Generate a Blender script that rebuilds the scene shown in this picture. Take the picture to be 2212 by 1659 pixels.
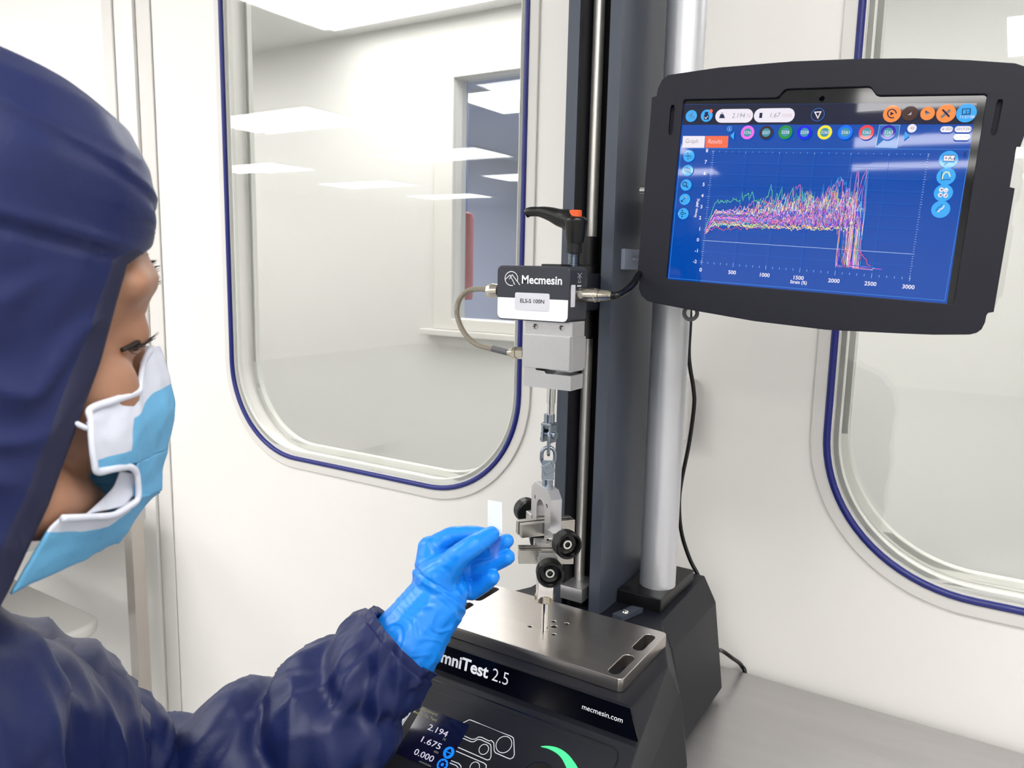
import bpy, bmesh, math, random
from mathutils import Vector as V, Matrix, noise
random.seed(7)
S = bpy.context.scene
COL = S.collection
for o in list(bpy.data.objects): bpy.data.objects.remove(o)

# ---------------------------------------------------------------- camera
F = 1692.0                                   # focal length in pixels of the 2212 x 1659 frame
yaw, pit, rol = (math.radians(a) for a in (32.2053, 8.5403, 1.2193))
fw = V((-math.sin(yaw)*math.cos(pit), math.cos(yaw)*math.cos(pit), -math.sin(pit)))
r0 = V((math.cos(yaw), math.sin(yaw), 0)); u0 = r0.cross(fw)
rt = r0*math.cos(rol) + u0*math.sin(rol); up = u0*math.cos(rol) - r0*math.sin(rol)
def ray(x, y): return fw + rt*((x-1106)/F) - up*((y-829.5)/F)
C = -ray(1177, 1360)*0.87                    # origin: foot of the grip rod on the base plate
def at(x, y, d): return C + ray(x, y)*d
def onz(x, y, z): d = ray(x, y); return C + d*((z-C.z)/d.z)
def ony(x, y, Y): d = ray(x, y); return C + d*((Y-C.y)/d.y)
def onx(x, y, X): d = ray(x, y); return C + d*((X-C.x)/d.x)
def onpl(x, y, P, n): d = ray(x, y); return C + d*((P-C).dot(n)/d.dot(n))
cd = bpy.data.cameras.new('camera'); cam = bpy.data.objects.new('camera', cd); COL.objects.link(cam)
cd.sensor_fit = 'HORIZONTAL'; cd.sensor_width = 36; cd.lens = F/2212*36; cd.clip_start = .02; cd.clip_end = 60
cam.matrix_world = Matrix.Translation(C) @ Matrix((rt, up, -fw)).transposed().to_4x4()
cd.dof.use_dof = True; cd.dof.focus_distance = .88; cd.dof.aperture_fstop = 15
S.camera = cam
S.view_settings.view_transform = 'Standard'; S.view_settings.look = 'None'
S.view_settings.exposure = 0.0; S.view_settings.gamma = 1; S.view_settings.use_curve_mapping = False
wd = bpy.data.worlds.new('world'); S.world = wd; wd.use_nodes = True
wd.node_tree.nodes['Background'].inputs[0].default_value = (.9, .95, 1, 1)
wd.node_tree.nodes['Background'].inputs[1].default_value = .3
S.cycles.max_bounces = 6; S.cycles.diffuse_bounces = 2; S.cycles.glossy_bounces = 4; S.cycles.transmission_bounces = 4; S.cycles.transparent_max_bounces = 16
LAMP = 11.3                                   # radiance of the ceiling light panels
CEIL = 1.43; FLOOR = -1.08; YW = .382; TZ = -.1792

# ---------------------------------------------------------------- materials
def lin(c):
    out = []
    for v in c:
        v /= 255.0
        out.append(v/12.92 if v <= .04045 else ((v+.055)/1.055)**2.4)
    return (*out, 1)
MATS = {}
def mat(name, col, rough=.5, metal=0, spec=.5, var=0.0, vscale=40, bump=0.0, bscale=200, stretch=(1, 1, 1), emit=None, es=1, coat=0, sheen=0, aniso=0):
    if name in MATS: return MATS[name]
    m = bpy.data.materials.new(name); m.use_nodes = True; nt = m.node_tree; b = nt.nodes['Principled BSDF']
    c = lin(col)
    b.inputs['Base Color'].default_value = c; b.inputs['Roughness'].default_value = rough
    b.inputs['Metallic'].default_value = metal; b.inputs['Specular IOR Level'].default_value = spec
    b.inputs['Coat Weight'].default_value = coat; b.inputs['Sheen Weight'].default_value = sheen
    b.inputs['Anisotropic'].default_value = aniso
    if emit: b.inputs['Emission Color'].default_value = lin(emit); b.inputs['Emission Strength'].default_value = es
    tc = nt.nodes.new('ShaderNodeTexCoord'); mp = nt.nodes.new('ShaderNodeMapping'); mp.inputs['Scale'].default_value = stretch
    nt.links.new(tc.outputs['Object'], mp.inputs[0])
    n = nt.nodes.new('ShaderNodeTexNoise'); n.inputs['Scale'].default_value = vscale; n.inputs['Detail'].default_value = 4
    nt.links.new(mp.outputs[0], n.inputs[0])
    mx = nt.nodes.new('ShaderNodeMix'); mx.data_type = 'RGBA'
    k = 1-var; mx.inputs[6].default_value = (c[0]*k, c[1]*k, c[2]*k, 1)
    k = 1+var; mx.inputs[7].default_value = (min(1, c[0]*k), min(1, c[1]*k), min(1, c[2]*k), 1)
    nt.links.new(n.outputs[0], mx.inputs[0]); nt.links.new(mx.outputs[2], b.inputs['Base Color'])
    if bump:
        n2 = nt.nodes.new('ShaderNodeTexNoise'); n2.inputs['Scale'].default_value = bscale; n2.inputs['Detail'].default_value = 3
        nt.links.new(mp.outputs[0], n2.inputs[0])
        bp = nt.nodes.new('ShaderNodeBump'); bp.inputs['Strength'].default_value = bump; bp.inputs['Distance'].default_value = .002
        nt.links.new(n2.outputs[0], bp.inputs['Height']); nt.links.new(bp.outputs[0], b.inputs['Normal'])
    MATS[name] = m; return m
def glass(name, tint=(1, 1, 1), f0=.04, rough=0.0):
    if name in MATS: return MATS[name]
    m = bpy.data.materials.new(name); m.use_nodes = True; nt = m.node_tree; nt.nodes.clear()
    out = nt.nodes.new('ShaderNodeOutputMaterial'); mx = nt.nodes.new('ShaderNodeMixShader')
    t = nt.nodes.new('ShaderNodeBsdfTransparent'); t.inputs[0].default_value = (*tint, 1)
    g = nt.nodes.new('ShaderNodeBsdfGlossy'); g.inputs['Roughness'].default_value = rough
    lw = nt.nodes.new('ShaderNodeLayerWeight'); lw.inputs['Blend'].default_value = .5
    p = nt.nodes.new('ShaderNodeMath'); p.operation = 'POWER'; p.inputs[1].default_value = 5
    a = nt.nodes.new('ShaderNodeMath'); a.operation = 'MULTIPLY_ADD'; a.inputs[1].default_value = 1-f0; a.inputs[2].default_value = f0
    nt.links.new(lw.outputs['Facing'], p.inputs[0]); nt.links.new(p.outputs[0], a.inputs[0]); nt.links.new(a.outputs[0], mx.inputs[0])
    nt.links.new(t.outputs[0], mx.inputs[1]); nt.links.new(g.outputs[0], mx.inputs[2]); nt.links.new(mx.outputs[0], out.inputs[0])
    MATS[name] = m; return m
def glow(name, col, s=1.0):
    m = mat(name, (4, 4, 6), .03, emit=col, es=s, spec=.5); m.cycles.emission_sampling = 'NONE'; return m

wallm = mat('wall_white', (243, 240, 236), .42, var=.02, vscale=6, bump=.03, bscale=30)
trimm = mat('trim_white', (226, 223, 219), .4)
revm = mat('reveal_white', (226, 226, 220), .45)
sealm = mat('seal_blue', (20, 32, 118), .35)
floorm = mat('floor_vinyl', (190, 192, 192), .4, var=.05, vscale=12)
ceilm = mat('ceiling_white', (238, 238, 236), .6)
lampm = mat('lamp_diffuser', (240, 240, 240), .5, emit=(255, 253, 250), es=LAMP)
framem = mat('lamp_frame', (235, 235, 235), .4)
steel = mat('table_steel', (186, 184, 184), .30, .75, var=.12, vscale=5, bump=.15, bscale=70, stretch=(1, 7, 1))
steel2 = mat('leg_steel', (190, 184, 178), .35, 1, var=.06, vscale=20)
brushed = mat('brushed_plate', (196, 190, 184), .30, 1, var=.08, vscale=60, bump=.05, bscale=300, stretch=(.04, 1, 1))
blackp = mat('housing_black', (17, 19, 28), .48, spec=.3, var=.05, vscale=300, bump=.12, bscale=1500)
blackg = mat('gloss_black', (3, 4, 10), .16)
black = mat('black', (5, 5, 8), .42)
blackr = mat('black_rubber', (4, 4, 6), .30, spec=.4)
anth = mat('column_anthracite', (66, 72, 84), .40, .2, var=.03, vscale=100, bump=.04, bscale=900)
darkin = mat('column_inside', (10, 11, 20), .5)
alu = mat('aluminium', (198, 198, 200), .32, .85, var=.04, vscale=300, bump=.06, bscale=1500)
alup = mat('pole_aluminium', (212, 213, 218), .40, .7, var=.03, vscale=30, stretch=(1, 1, .02))
screwm = mat('lead_screw_steel', (214, 211, 206), .33, .8)
chrome = mat('polished_steel', (205, 203, 200), .16, 1)
zinc = mat('zinc', (146, 155, 166), .22, 1, var=.08, vscale=200)
steelj = mat('jaw_steel', (178, 174, 168), .27, 1, var=.08, vscale=150, stretch=(1, .1, 1))
nickel = mat('nickel', (196, 188, 174), .22, 1)
boxm = mat('cell_box', (42, 44, 55), .42, bump=.05, bscale=1500)
whitep = mat('white_print', (238, 240, 246), .4)
white = mat('white_plastic', (236, 234, 230), .35)
orange = mat('orange_cap', (232, 92, 36), .4)
bezelm = mat('bezel_black', (23, 24, 35), .5, spec=.3, bump=.08, bscale=2500)
navy = mat('navy_fabric', (18, 31, 82), .46, sheen=.0, spec=.4, var=.08, vscale=30, bump=.10, bscale=700)
navyd = mat('navy_binding', (17, 21, 56), .55, bump=.10, bscale=900)
skin = mat('skin', (170, 124, 98), .5, var=.05, vscale=60, bump=.06, bscale=500)
glove = mat('nitrile_blue', (18, 138, 245), .36, spec=.45, var=.03, vscale=50, bump=.06, bscale=400)
maskb = mat('mask_blue', (112, 186, 232), .75, var=.05, vscale=80, bump=.2, bscale=1200)
maskw = mat('mask_white', (226, 230, 244), .8, bump=.2, bscale=1500)
hairm = mat('dark_hair', (30, 20, 16), .5)
glassm = glass('window_glass', (.985, .99, .985), .045)

# ---------------------------------------------------------------- mesh helpers
class MB:
    def __init__(s): s.v = []; s.f = []; s.mi = []
    def add(s, v, f, M=None, m=0):
        b = len(s.v); s.v += [tuple((M @ V(p)) if M else p) for p in v]; s.f += [tuple(i+b for i in q) for q in f]; s.mi += [m]*len(f); return s
    def box(s, lo, hi, bev=0, M=None, seg=2, m=0):
        bm = bmesh.new(); bmesh.ops.create_cube(bm, size=1)
        for v in bm.verts: v.co = V([(lo[i]+hi[i])/2 + v.co[i]*(hi[i]-lo[i]) for i in range(3)])
        if bev: bmesh.ops.bevel(bm, geom=bm.edges[:], offset=bev, segments=seg, profile=.5, affect='EDGES')
        return s.bm(bm, M, m)
    def bm(s, bm, M=None, m=0):
        bm.verts.index_update(); r = s.add([v.co[:] for v in bm.verts], [tuple(v.index for v in f.verts) for f in bm.faces], M, m); bm.free(); return r
    def tube(s, P, r, n=12, caps=True, M=None, flat=None, m=0, closed=False):
        P = [V(p) for p in P]; R = r if isinstance(r, (list, tuple)) else [r]*len(P)
        vs = []; fs = []; N = len(P); nrm = None
        for i, p in enumerate(P):
            if closed: t = (P[(i+1) % N]-P[i-1])
            else: t = (P[min(i+1, N-1)]-P[max(i-1, 0)])
            t = t.normalized()
            if nrm is None:
                a = V((0, 0, 1)) if abs(t.z) < .9 else V((1, 0, 0)); nrm = (a - t*a.dot(t)).normalized()
            else: nrm = (nrm - t*nrm.dot(t)).normalized()
            bn = t.cross(nrm); fl = flat if flat else 1
            for k in range(n):
                a = 2*math.pi*k/n; vs.append(p + (nrm*math.cos(a) + bn*(math.sin(a)*fl))*R[i])
        for i in range(N if closed else N-1):
            j = (i+1) % N
            for k in range(n): fs.append((i*n+k, i*n+(k+1) % n, j*n+(k+1) % n, j*n+k))
        if caps and not closed: fs.append(tuple(range(n-1, -1, -1))); fs.append(tuple((N-1)*n+k for k in range(n)))
        return s.add([v[:] for v in vs], fs, M, m)
    def cyl(s, a, b, r, r2=None, n=24, M=None, m=0): return s.tube([a, b], [r, r if r2 is None else r2], n, True, M, None, m)
    def lathe(s, prof, n=32, M=None, m=0):                         # profile (r, z) about local z
        vs = []; fs = []; N = len(prof)
        for r, z in prof:
            for k in range(n): a = 2*math.pi*k/n; vs.append((max(r, 1e-5)*math.cos(a), max(r, 1e-5)*math.sin(a), z))
        for i in range(N-1):
            for k in range(n): fs.append((i*n+k, i*n+(k+1) % n, (i+1)*n+(k+1) % n, (i+1)*n+k))
        return s.add(vs, fs, M, m)
    def prism(s, poly, z0, z1, M=None, m=0):
        n = len(poly); vs = [(x, y, z0) for x, y in poly]+[(x, y, z1) for x, y in poly]
        fs = [tuple(range(n-1, -1, -1)), tuple(range(n, 2*n))]+[(i, (i+1) % n, n+(i+1) % n, n+i) for i in range(n)]
        return s.add(vs, fs, M, m)
    def ribbon(s, pts, w, z=0.0, closed=False, M=None, m=0):         # flat line of width w in local xy
        P = [V((p[0], p[1])) for p in pts]; N = len(P); vs = []; fs = []
        for i in range(N):
            a = P[(i-1) % N] if closed or i > 0 else P[i]; b = P[(i+1) % N] if closed or i < N-1 else P[i]
            d1 = (P[i]-a); d2 = (b-P[i]); d1 = d1.normalized() if d1.length > 1e-9 else d2.normalized(); d2 = d2.normalized() if d2.length > 1e-9 else d1
            t = d1+d2; t = t.normalized() if t.length > 1e-6 else d1; nn = V((-t.y, t.x)); k = min(2.0, 1/max(.3, nn.dot(V((-d1.y, d1.x)))))
            vs += [(*(P[i]+nn*w*.5*k), z), (*(P[i]-nn*w*.5*k), z)]
        for i in range(N if closed else N-1): j = (i+1) % N; fs.append((2*i+1, 2*j+1, 2*j, 2*i))
        return s.add(vs, fs, M, m)
    def mesh(s, name):
        me = bpy.data.meshes.new(name); me.from_pydata(s.v, [], s.f); me.update(); return me
def fin(o, mats, parent=None, angle=35, smooth=True, recalc=True):
    me = o.data
    for m in (mats if isinstance(mats, (list, tuple)) else [mats]): me.materials.append(m)
    if recalc:
        bm = bmesh.new(); bm.from_mesh(me); bmesh.ops.recalc_face_normals(bm, faces=bm.faces[:]); bm.to_mesh(me); bm.free()
    if smooth:
        me.polygons.foreach_set('use_smooth', [True]*len(me.polygons))
        if angle < 180:
            me.set_sharp_from_angle(angle=math.radians(angle))
            w = o.modifiers.new('weighted', 'WEIGHTED_NORMAL'); w.keep_sharp = True; w.weight = 80
    return o
def tag(o, label=None, cat=None, group=None, kind=None):
    for k, v in (('label', label), ('category', cat), ('group', group), ('kind', kind)):
        if v: o[k] = v
    return o
def empty(name, loc, label, cat, group=None, M=None):
    o = bpy.data.objects.new(name, None); COL.objects.link(o); o.empty_display_size = .02
    o.matrix_world = M if M else Matrix.Translation(loc); o['_m'] = 1; del o['_m']
    MW[o.name] = o.matrix_world.copy(); return tag(o, label, cat, group)
MW = {}
def part(name, mb, mats, parent=None, local=False, angle=35, smooth=True, label=None, recalc=True):
    me = mb.mesh(name) if isinstance(mb, MB) else mb
    o = bpy.data.objects.new(name, me); COL.objects.link(o)
    if isinstance(mb, MB) and any(mb.mi): me.polygons.foreach_set('material_index', mb.mi)
    if parent:
        o.parent = parent
        pm = MW.get(parent.name)
        if not local and pm is not None: o.matrix_parent_inverse = pm.inverted()
    if label: o['label'] = label
    return fin(o, mats, parent, angle, smooth, recalc)
def sub(name, mb, mats, parent, **k): return part(name, mb, mats, parent, True, **k)
def struct(name, mb, mats, parent=None, **k):
    o = part(name, mb, mats, parent, **k)
    if not parent: o['kind'] = 'structure'
    return o
def ev(o):                                                           # evaluated mesh of a temporary object
    dg = bpy.context.evaluated_depsgraph_get(); dg.update()
    me = bpy.data.meshes.new_from_object(o.evaluated_get(dg)); return me
def take(me):
    v = [tuple(p.co) for p in me.vertices]; f = [tuple(p.vertices) for p in me.polygons]; bpy.data.meshes.remove(me); return v, f
def plate(outline, holes, t, bev=0, seg=2):                           # flat plate with holes, local z from 0 to t
    cu = bpy.data.curves.new('plate', 'CURVE'); cu.dimensions = '2D'; cu.fill_mode = 'BOTH'
    for loop in [outline]+list(holes):
        sp = cu.splines.new('POLY'); sp.points.add(len(loop)-1); sp.use_cyclic_u = True
        for p, q in zip(sp.points, loop): p.co = (q[0], q[1], 0, 1)
    cu.extrude = t/2-bev; cu.bevel_depth = bev; cu.bevel_resolution = seg; cu.offset = -bev
    o = bpy.data.objects.new('plate', cu); COL.objects.link(o); me = ev(o); bpy.data.objects.remove(o); bpy.data.curves.remove(cu)
    v, f = take(me); bm = bmesh.new()
    vv = [bm.verts.new((x, y, z+t/2)) for x, y, z in v]
    for q in f:
        try: bm.faces.new([vv[i] for i in q])
        except ValueError: pass
    bmesh.ops.remove_doubles(bm, verts=bm.verts[:], dist=1e-6); bm.verts.index_update()
    r = ([p.co[:] for p in bm.verts], [tuple(p.index for p in q.verts) for q in bm.faces]); bm.free(); return r
def rrect(x0, y0, x1, y1, r, n=8):
    out = []
    for cx, cy, a0 in ((x1-r, y1-r, 0), (x0+r, y1-r, 90), (x0+r, y0+r, 180), (x1-r, y0+r, 270)):
        for k in range(n+1): a = math.radians(a0+90*k/n); out.append((cx+r*math.cos(a), cy+r*math.sin(a)))
    return out
def circ(x, y, r, n=24, a0=0, a1=360, full=True):
    return [(x+r*math.cos(math.radians(a0+(a1-a0)*k/(n if full else n-1))), y+r*math.sin(math.radians(a0+(a1-a0)*k/(n if full else n-1)))) for k in range(n)]
def text(s, bold=0.0, shear=0.0, space=1.0):                          # flat text, (verts, faces), origin at its left baseline, size 1
    cu = bpy.data.curves.new('txt', 'FONT'); cu.body = s; cu.size = 1; cu.offset = bold; cu.shear = shear; cu.space_character = space; cu.resolution_u = 3
    o = bpy.data.objects.new('txt', cu); COL.objects.link(o); me = ev(o); bpy.data.objects.remove(o); bpy.data.curves.remove(cu)
    v, f = take(me); x0 = min(p[0] for p in v); return [(p[0]-x0, p[1], 0) for p in v], f
def fit(vf, M, w=None, h=None, x=0, y=0, z=0.0, align='l'):           # scale text to width w (and height h) and place it
    v, f = vf; W = max(p[0] for p in v); ys = [p[1] for p in v]; H = max(ys)-min(min(ys), 0)
    sx = w/W if w else h/H; sy = (h/max(ys)) if h else sx
    if not w: sx = sy
    ox = {'l': 0, 'c': -W*sx/2, 'r': -W*sx}[align]
    return [(x+ox+p[0]*sx, y+p[1]*sy, z) for p in v], f
def frameM(o, ex, ey):                                                # matrix with local x=ex, y=ey, z=ex x ey at o
    ex = ex.normalized(); ez = ex.cross(ey).normalized(); ey = ez.cross(ex)
    m = Matrix((ex, ey, ez)).transposed().to_4x4(); return Matrix.Translation(o) @ m
def cat_rom(P, n):
    P = [V(p) for p in P]; out = []
    for i in range(len(P)-1):
        a, b, c, d = P[max(i-1, 0)], P[i], P[i+1], P[min(i+2, len(P)-1)]
        for k in range(n):
            t = k/n; out.append(.5*((2*b)+(c-a)*t+(2*a-5*b+4*c-d)*t*t+(3*b-a-3*c+d)*t**3))
    out.append(P[-1]); return out
X, Y, Z = V((1, 0, 0)), V((0, 1, 0)), V((0, 0, 1))
# ================================================================ the setting
def xz(Y0): return frameM(V((0, Y0, 0)), X, Z)                       # local x=X, y=Z, z=-Y
W1 = (-1.004, -.003, -.274, 1.22); W2 = (.211, -.003, .941, 1.22)
def win(w, d=0.0): return rrect(w[0]+d, w[1]+d, w[2]-d, w[3]-d, .19-d, 20)
mb = MB(); v, f = plate([(-9, FLOOR), (6, FLOOR), (6, CEIL), (-9, CEIL)], [win(W1, .006), win(W2, .006)], .06)
mb.add(v, f, xz(YW+.06)); struct('wall_back', mb, wallm, angle=20)
for i, w in ((1, W1), (2, W2)):
    e = bpy.data.objects.new('window_%d' % i, None); COL.objects.link(e); e.location = ((w[0]+w[2])/2, YW, w[1]); e['kind'] = 'structure'
    MW[e.name] = Matrix.Translation(e.location)
    mb = MB(); v, f = plate(win(w, -.021), [win(w, .001)], .004, .0015); mb.add(v, f, xz(YW)); part('window_lip', mb, trimm, e)
    mb = MB(); mb.tube([(x, YW-.003, z) for x, z in win(w, 0)], .0048, 10, closed=True); part('window_seal', mb, sealm, e, angle=180)
    mb = MB(); v, f = plate(win(w, .0055), [win(w, .016)], .010, .002); mb.add(v, f, xz(YW+.012)); part('glazing_bead', mb, revm, e)
    mb = MB(); v, f = plate(win(w, .0055), [win(w, .020)], .012, .002); mb.add(v, f, xz(YW+.058)); part('rear_bead', mb, revm, e)
    mb = MB(); v, f = plate(win(w, .007), [], .004); mb.add(v, f, xz(YW+.006)); part('front_pane', mb, glassm, e, smooth=False)
    mb = MB(); v, f = plate(win(w, .010), [], .004); mb.add(v, f, xz(YW+.050)); part('rear_pane', mb, glassm, e, smooth=False)
for i, (a, b, d) in enumerate(((-1.289, -1.239, .005), (-1.354, -1.296, .009), (-1.420, -1.380, .006))):
    mb = MB(); mb.box((a, YW-d, FLOOR), (b, YW, CEIL), .003); struct('trim_%d' % (i+1), mb, trimm if i != 1 else wallm)
for nm, lo, hi, m in (('floor', (-9, -10, FLOOR-.05), (6, YW+6, FLOOR), floorm), ('ceiling', (-9, -10, CEIL), (6, YW+6, CEIL+.05), ceilm),
                      ('wall_left', (-9.1, -10, FLOOR), (-9, 6.4, CEIL), wallm), ('wall_right', (6, -10, FLOOR), (6.1, 6.4, CEIL), wallm), ('wall_front', (-9, -10.1, FLOOR), (6, -10, CEIL), wallm)):
    mb = MB(); mb.box(lo, hi); struct(nm, mb, m, smooth=False)
# rooms behind the glass
YF = 2.075; W3 = (-1.668, .165, -.55, 1.178)
farm = mat('far_wall', (226, 225, 222), .5)
mb = MB(); v, f = plate([(-9, FLOOR), (6, FLOOR), (6, CEIL), (-9, CEIL)], [rrect(*W3, .004, 2)], .08); mb.add(v, f, xz(YF+.08)); struct('wall_far', mb, farm, smooth=False)
e = bpy.data.objects.new('window_3', None); COL.objects.link(e); e.location = (-1.1, YF, W3[1]); e['kind'] = 'structure'; MW[e.name] = Matrix.Translation(e.location)
mb = MB(); v, f = plate(rrect(W3[0]-.10, W3[1]-.05, W3[2]+.10, W3[3]+.06, .004, 2), [rrect(*W3, .003, 2)], .02, .004); mb.add(v, f, xz(YF)); part('window_frame', mb, trimm, e)
mb = MB(); mb.box((W3[0]-.15, YF-.06, W3[1]-.075), (W3[2]+.15, YF, W3[1]-.05), .004); part('window_sill', mb, trimm, e)
mb = MB(); v, f = plate(rrect(W3[0]+.002, W3[1]+.002, W3[2]-.002, W3[3]-.002, .003, 2), [], .006); mb.add(v, f, xz(YF+.05)); part('pane', mb, glassm, e, smooth=False)
bluew = mat('blue_wall', (188, 196, 222), .6)
mb = MB(); mb.box((-9, 6.3, FLOOR), (6, 6.4, CEIL)); struct('wall_end', mb, bluew, smooth=False)
for i, (a, b) in enumerate(((-3.9, -3.8), (.4, .5))):
    mb = MB(); mb.box((a, YF+.08, FLOOR), (b, 6.3, CEIL)); struct('wall_blue_room_%s' % ('left', 'right')[i], mb, bluew, smooth=False)
mb = MB(); mb.box((-3.8, YF+.08, CEIL-.02), (.4, 6.3, CEIL)); struct('ceiling_blue_room', mb, bluew, smooth=False)

# ceiling lights
def light(cx, cy, z, lab, grp, w=1.2, d=.6, m=None):
    e = empty('ceiling_light', (cx, cy, z), lab, 'ceiling light', grp)
    mb = MB(); v, f = plate(rrect(-w/2-.02, -d/2-.02, w/2+.02, d/2+.02, .002, 1), [rrect(-w/2, -d/2, w/2, d/2, .001, 1)], .012); mb.add(v, f, Matrix.Translation((cx, cy, z-.012)))
    part('frame', mb, framem, e, smooth=False)
    mb = MB(); mb.box((cx-w/2, cy-d/2, z-.008), (cx+w/2, cy+d/2, z-.001)); part('diffuser', mb, m or lampm, e, smooth=False)
for cx in (-6.9, -4.28, -1.70, .88, 3.46):
    for cy in (-.78, -2.64, -4.58, -6.40, -8.2):
        light(cx, cy, CEIL, 'white rectangular light panel in the hall ceiling, mirrored in the window glass', 'light panels of the hall ceiling')
lamp3 = mat('lamp_diffuser_corridor', (240, 240, 240), .5, emit=(255, 253, 250), es=LAMP*.62)
light(-1.66, 1.66, CEIL, 'unseen white light panel added to brighten the corridor behind the windows', 'light panels behind the windows', m=lamp3)
for lx in (-6, -4.2, -3.1, -.1): light(lx, 1.15, CEIL, 'unseen white light panel added to brighten the corridor behind the windows', 'light panels behind the windows', m=lamp3)  # extra panels out of view, added only to brighten the corridor
light(1.3, 1.5, CEIL, 'unseen white light panel added to brighten the corridor behind the windows', 'light panels behind the windows', m=lamp3)
p = onz(1000, 200, CEIL-.02)
for lx, ly in ((-2.6, 3.2), (-.6, 3.0)): pass
lamp2 = mat('lamp_diffuser_cool', (240, 240, 240), .5, emit=(246, 249, 255), es=LAMP*1.4)
light(p.x+.5, p.y+.3, CEIL-.02, 'unseen cool white light panel added to brighten the far blue room', 'light panels of the blue room', m=lamp2)
light(p.x+.9, p.y+1.5, CEIL-.02, 'unseen cool white light panel added to brighten the far blue room', 'light panels of the blue room', m=lamp2)  # second panel, out of view, added to lift the blue room's brightness
# a hanging red roll and a dark cabinet in the blue room
p = ony(1003, 555, 2.75); hz = (ony(1003, 470, 2.75)-ony(1003, 655, 2.75)).length/2; rr = (ony(1024, 555, 2.75)-ony(984, 555, 2.75)).length/2*.8
e = empty('red_roll', (p.x, p.y, p.z-hz), 'red cylindrical roll hanging behind the far window', 'roll')
redm = mat('red_fabric', (176, 42, 66), .6, var=.15, vscale=20)
mb = MB(); mb.lathe([(0, -hz), (rr*.9, -hz), (rr, -hz+.02), (rr, hz-.03), (rr*.85, hz), (.012, hz+.01), (0, hz+.01)], 24, Matrix.Translation(p)); part('roll_body', mb, redm, e)
mb = MB(); mb.cyl((p.x, p.y, p.z+hz), (p.x, p.y, CEIL-.02), .012, n=10); part('hanging_strap', mb, mat('strap_blue', (96, 126, 200), .6), e)
e = empty('storage_cabinet', (-1.0, 3.6, FLOOR), 'low dark blue storage cabinet in the far blue room', 'cabinet'); cabm = mat('cabinet_blue', (58, 66, 92), .5)
mb = MB(); mb.box((-2.3, 3.6, FLOOR), (-.3, 4.0, .10), .01); part('body', mb, cabm, e)
for k in range(3):
    mb = MB(); mb.box((-2.28+k*.66, 3.58, FLOOR+.05), (-1.66+k*.66, 3.60, .08), .004); d = part('door', mb, cabm, e)
    mb = MB(); mb.box((-1.74+k*.66, 3.565, -.5), (-1.72+k*.66, 3.58, -.35), .003); sub('handle', mb, chrome, d)

# ---------------------------------------------------------------- steel tables
def table(x0, x1, y0, y1, lab, leg=.032, ty=.035, shelf=True):
    e = empty('work_table', ((x0+x1)/2, (y0+y1)/2, FLOOR), lab, 'table')
    mb = MB(); mb.box((x0, y0, TZ-ty), (x1, y1, TZ), .002); part('table_top', mb, steel, e)
    for a in (x0+.004, x1-leg-.004):
        for b in (y0+.01, y1-leg-.004):
            mb = MB(); mb.box((a, b, FLOOR+.03), (a+leg, b+leg, TZ-ty), .002); l = part('leg', mb, steel2, e)
            mb = MB(); mb.cyl((a+leg/2, b+leg/2, FLOOR), (a+leg/2, b+leg/2, FLOOR+.03), .018, n=16); sub('foot', mb, blackr, l)
    if shelf: mb = MB(); mb.box((x0+.02, y0+.02, FLOOR+.25), (x1-.02, y1-.02, FLOOR+.27), .002); part('under_shelf', mb, steel, e)
table(-.165, 1.5, -.36, .3715, 'scratched stainless steel work table carrying the testing machine')
table(-2.5, -1.268, -.40, .33, 'stainless steel side table with square legs by the wall trim', ty=.03, shelf=False)
# stool under the side table
e = empty('lab_stool', (-1.56, .09, FLOOR), 'white plastic stool with rounded seat beside the steel side table', 'stool')
mb = MB(); v, f = plate(rrect(-1.86, -.10, -1.335, .262, .06, 8), [], .032, .012, 4); mb.add(v, f, Matrix.Translation((0, 0, -.482))); part('seat', mb, white, e)
mb = MB(); mb.lathe([(.03, FLOOR+.1), (.03, -.6), (.05, -.49), (.06, -.482)], 24, Matrix.Translation((-1.58, .08, 0))); part('column', mb, alu, e)
for k in range(5):
    a = math.radians(72*k+20); c = V((-1.58, .08, FLOOR+.09)); t = c+V((math.cos(a), math.sin(a), -.15))*.27
    mb = MB(); mb.tube([c, c+(t-c)*.5, t], [.02, .018, .013], 10); l = part('leg', mb, white, e)
    mb = MB(); mb.cyl((t.x, t.y, FLOOR), (t.x, t.y, t.z), .016, n=12); sub('foot', mb, blackr, l)
# small white socket box on the wall behind the pole
p = ony(1482, 880, YW)
e = empty('wall_socket', (p.x, YW, p.z-.05), 'small white socket box on the wall behind the silver pole', 'socket')
mb = MB(); mb.box((p.x-.055, YW-.022, p.z-.045), (p.x+.012, YW, p.z+.045), .003); part('socket_box', mb, white, e)
mb = MB(); mb.box((p.x-.04, YW-.026, p.z-.02), (p.x-.01, YW-.022, p.z+.02), .001); part('rocker_switch', mb, white, e)
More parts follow.
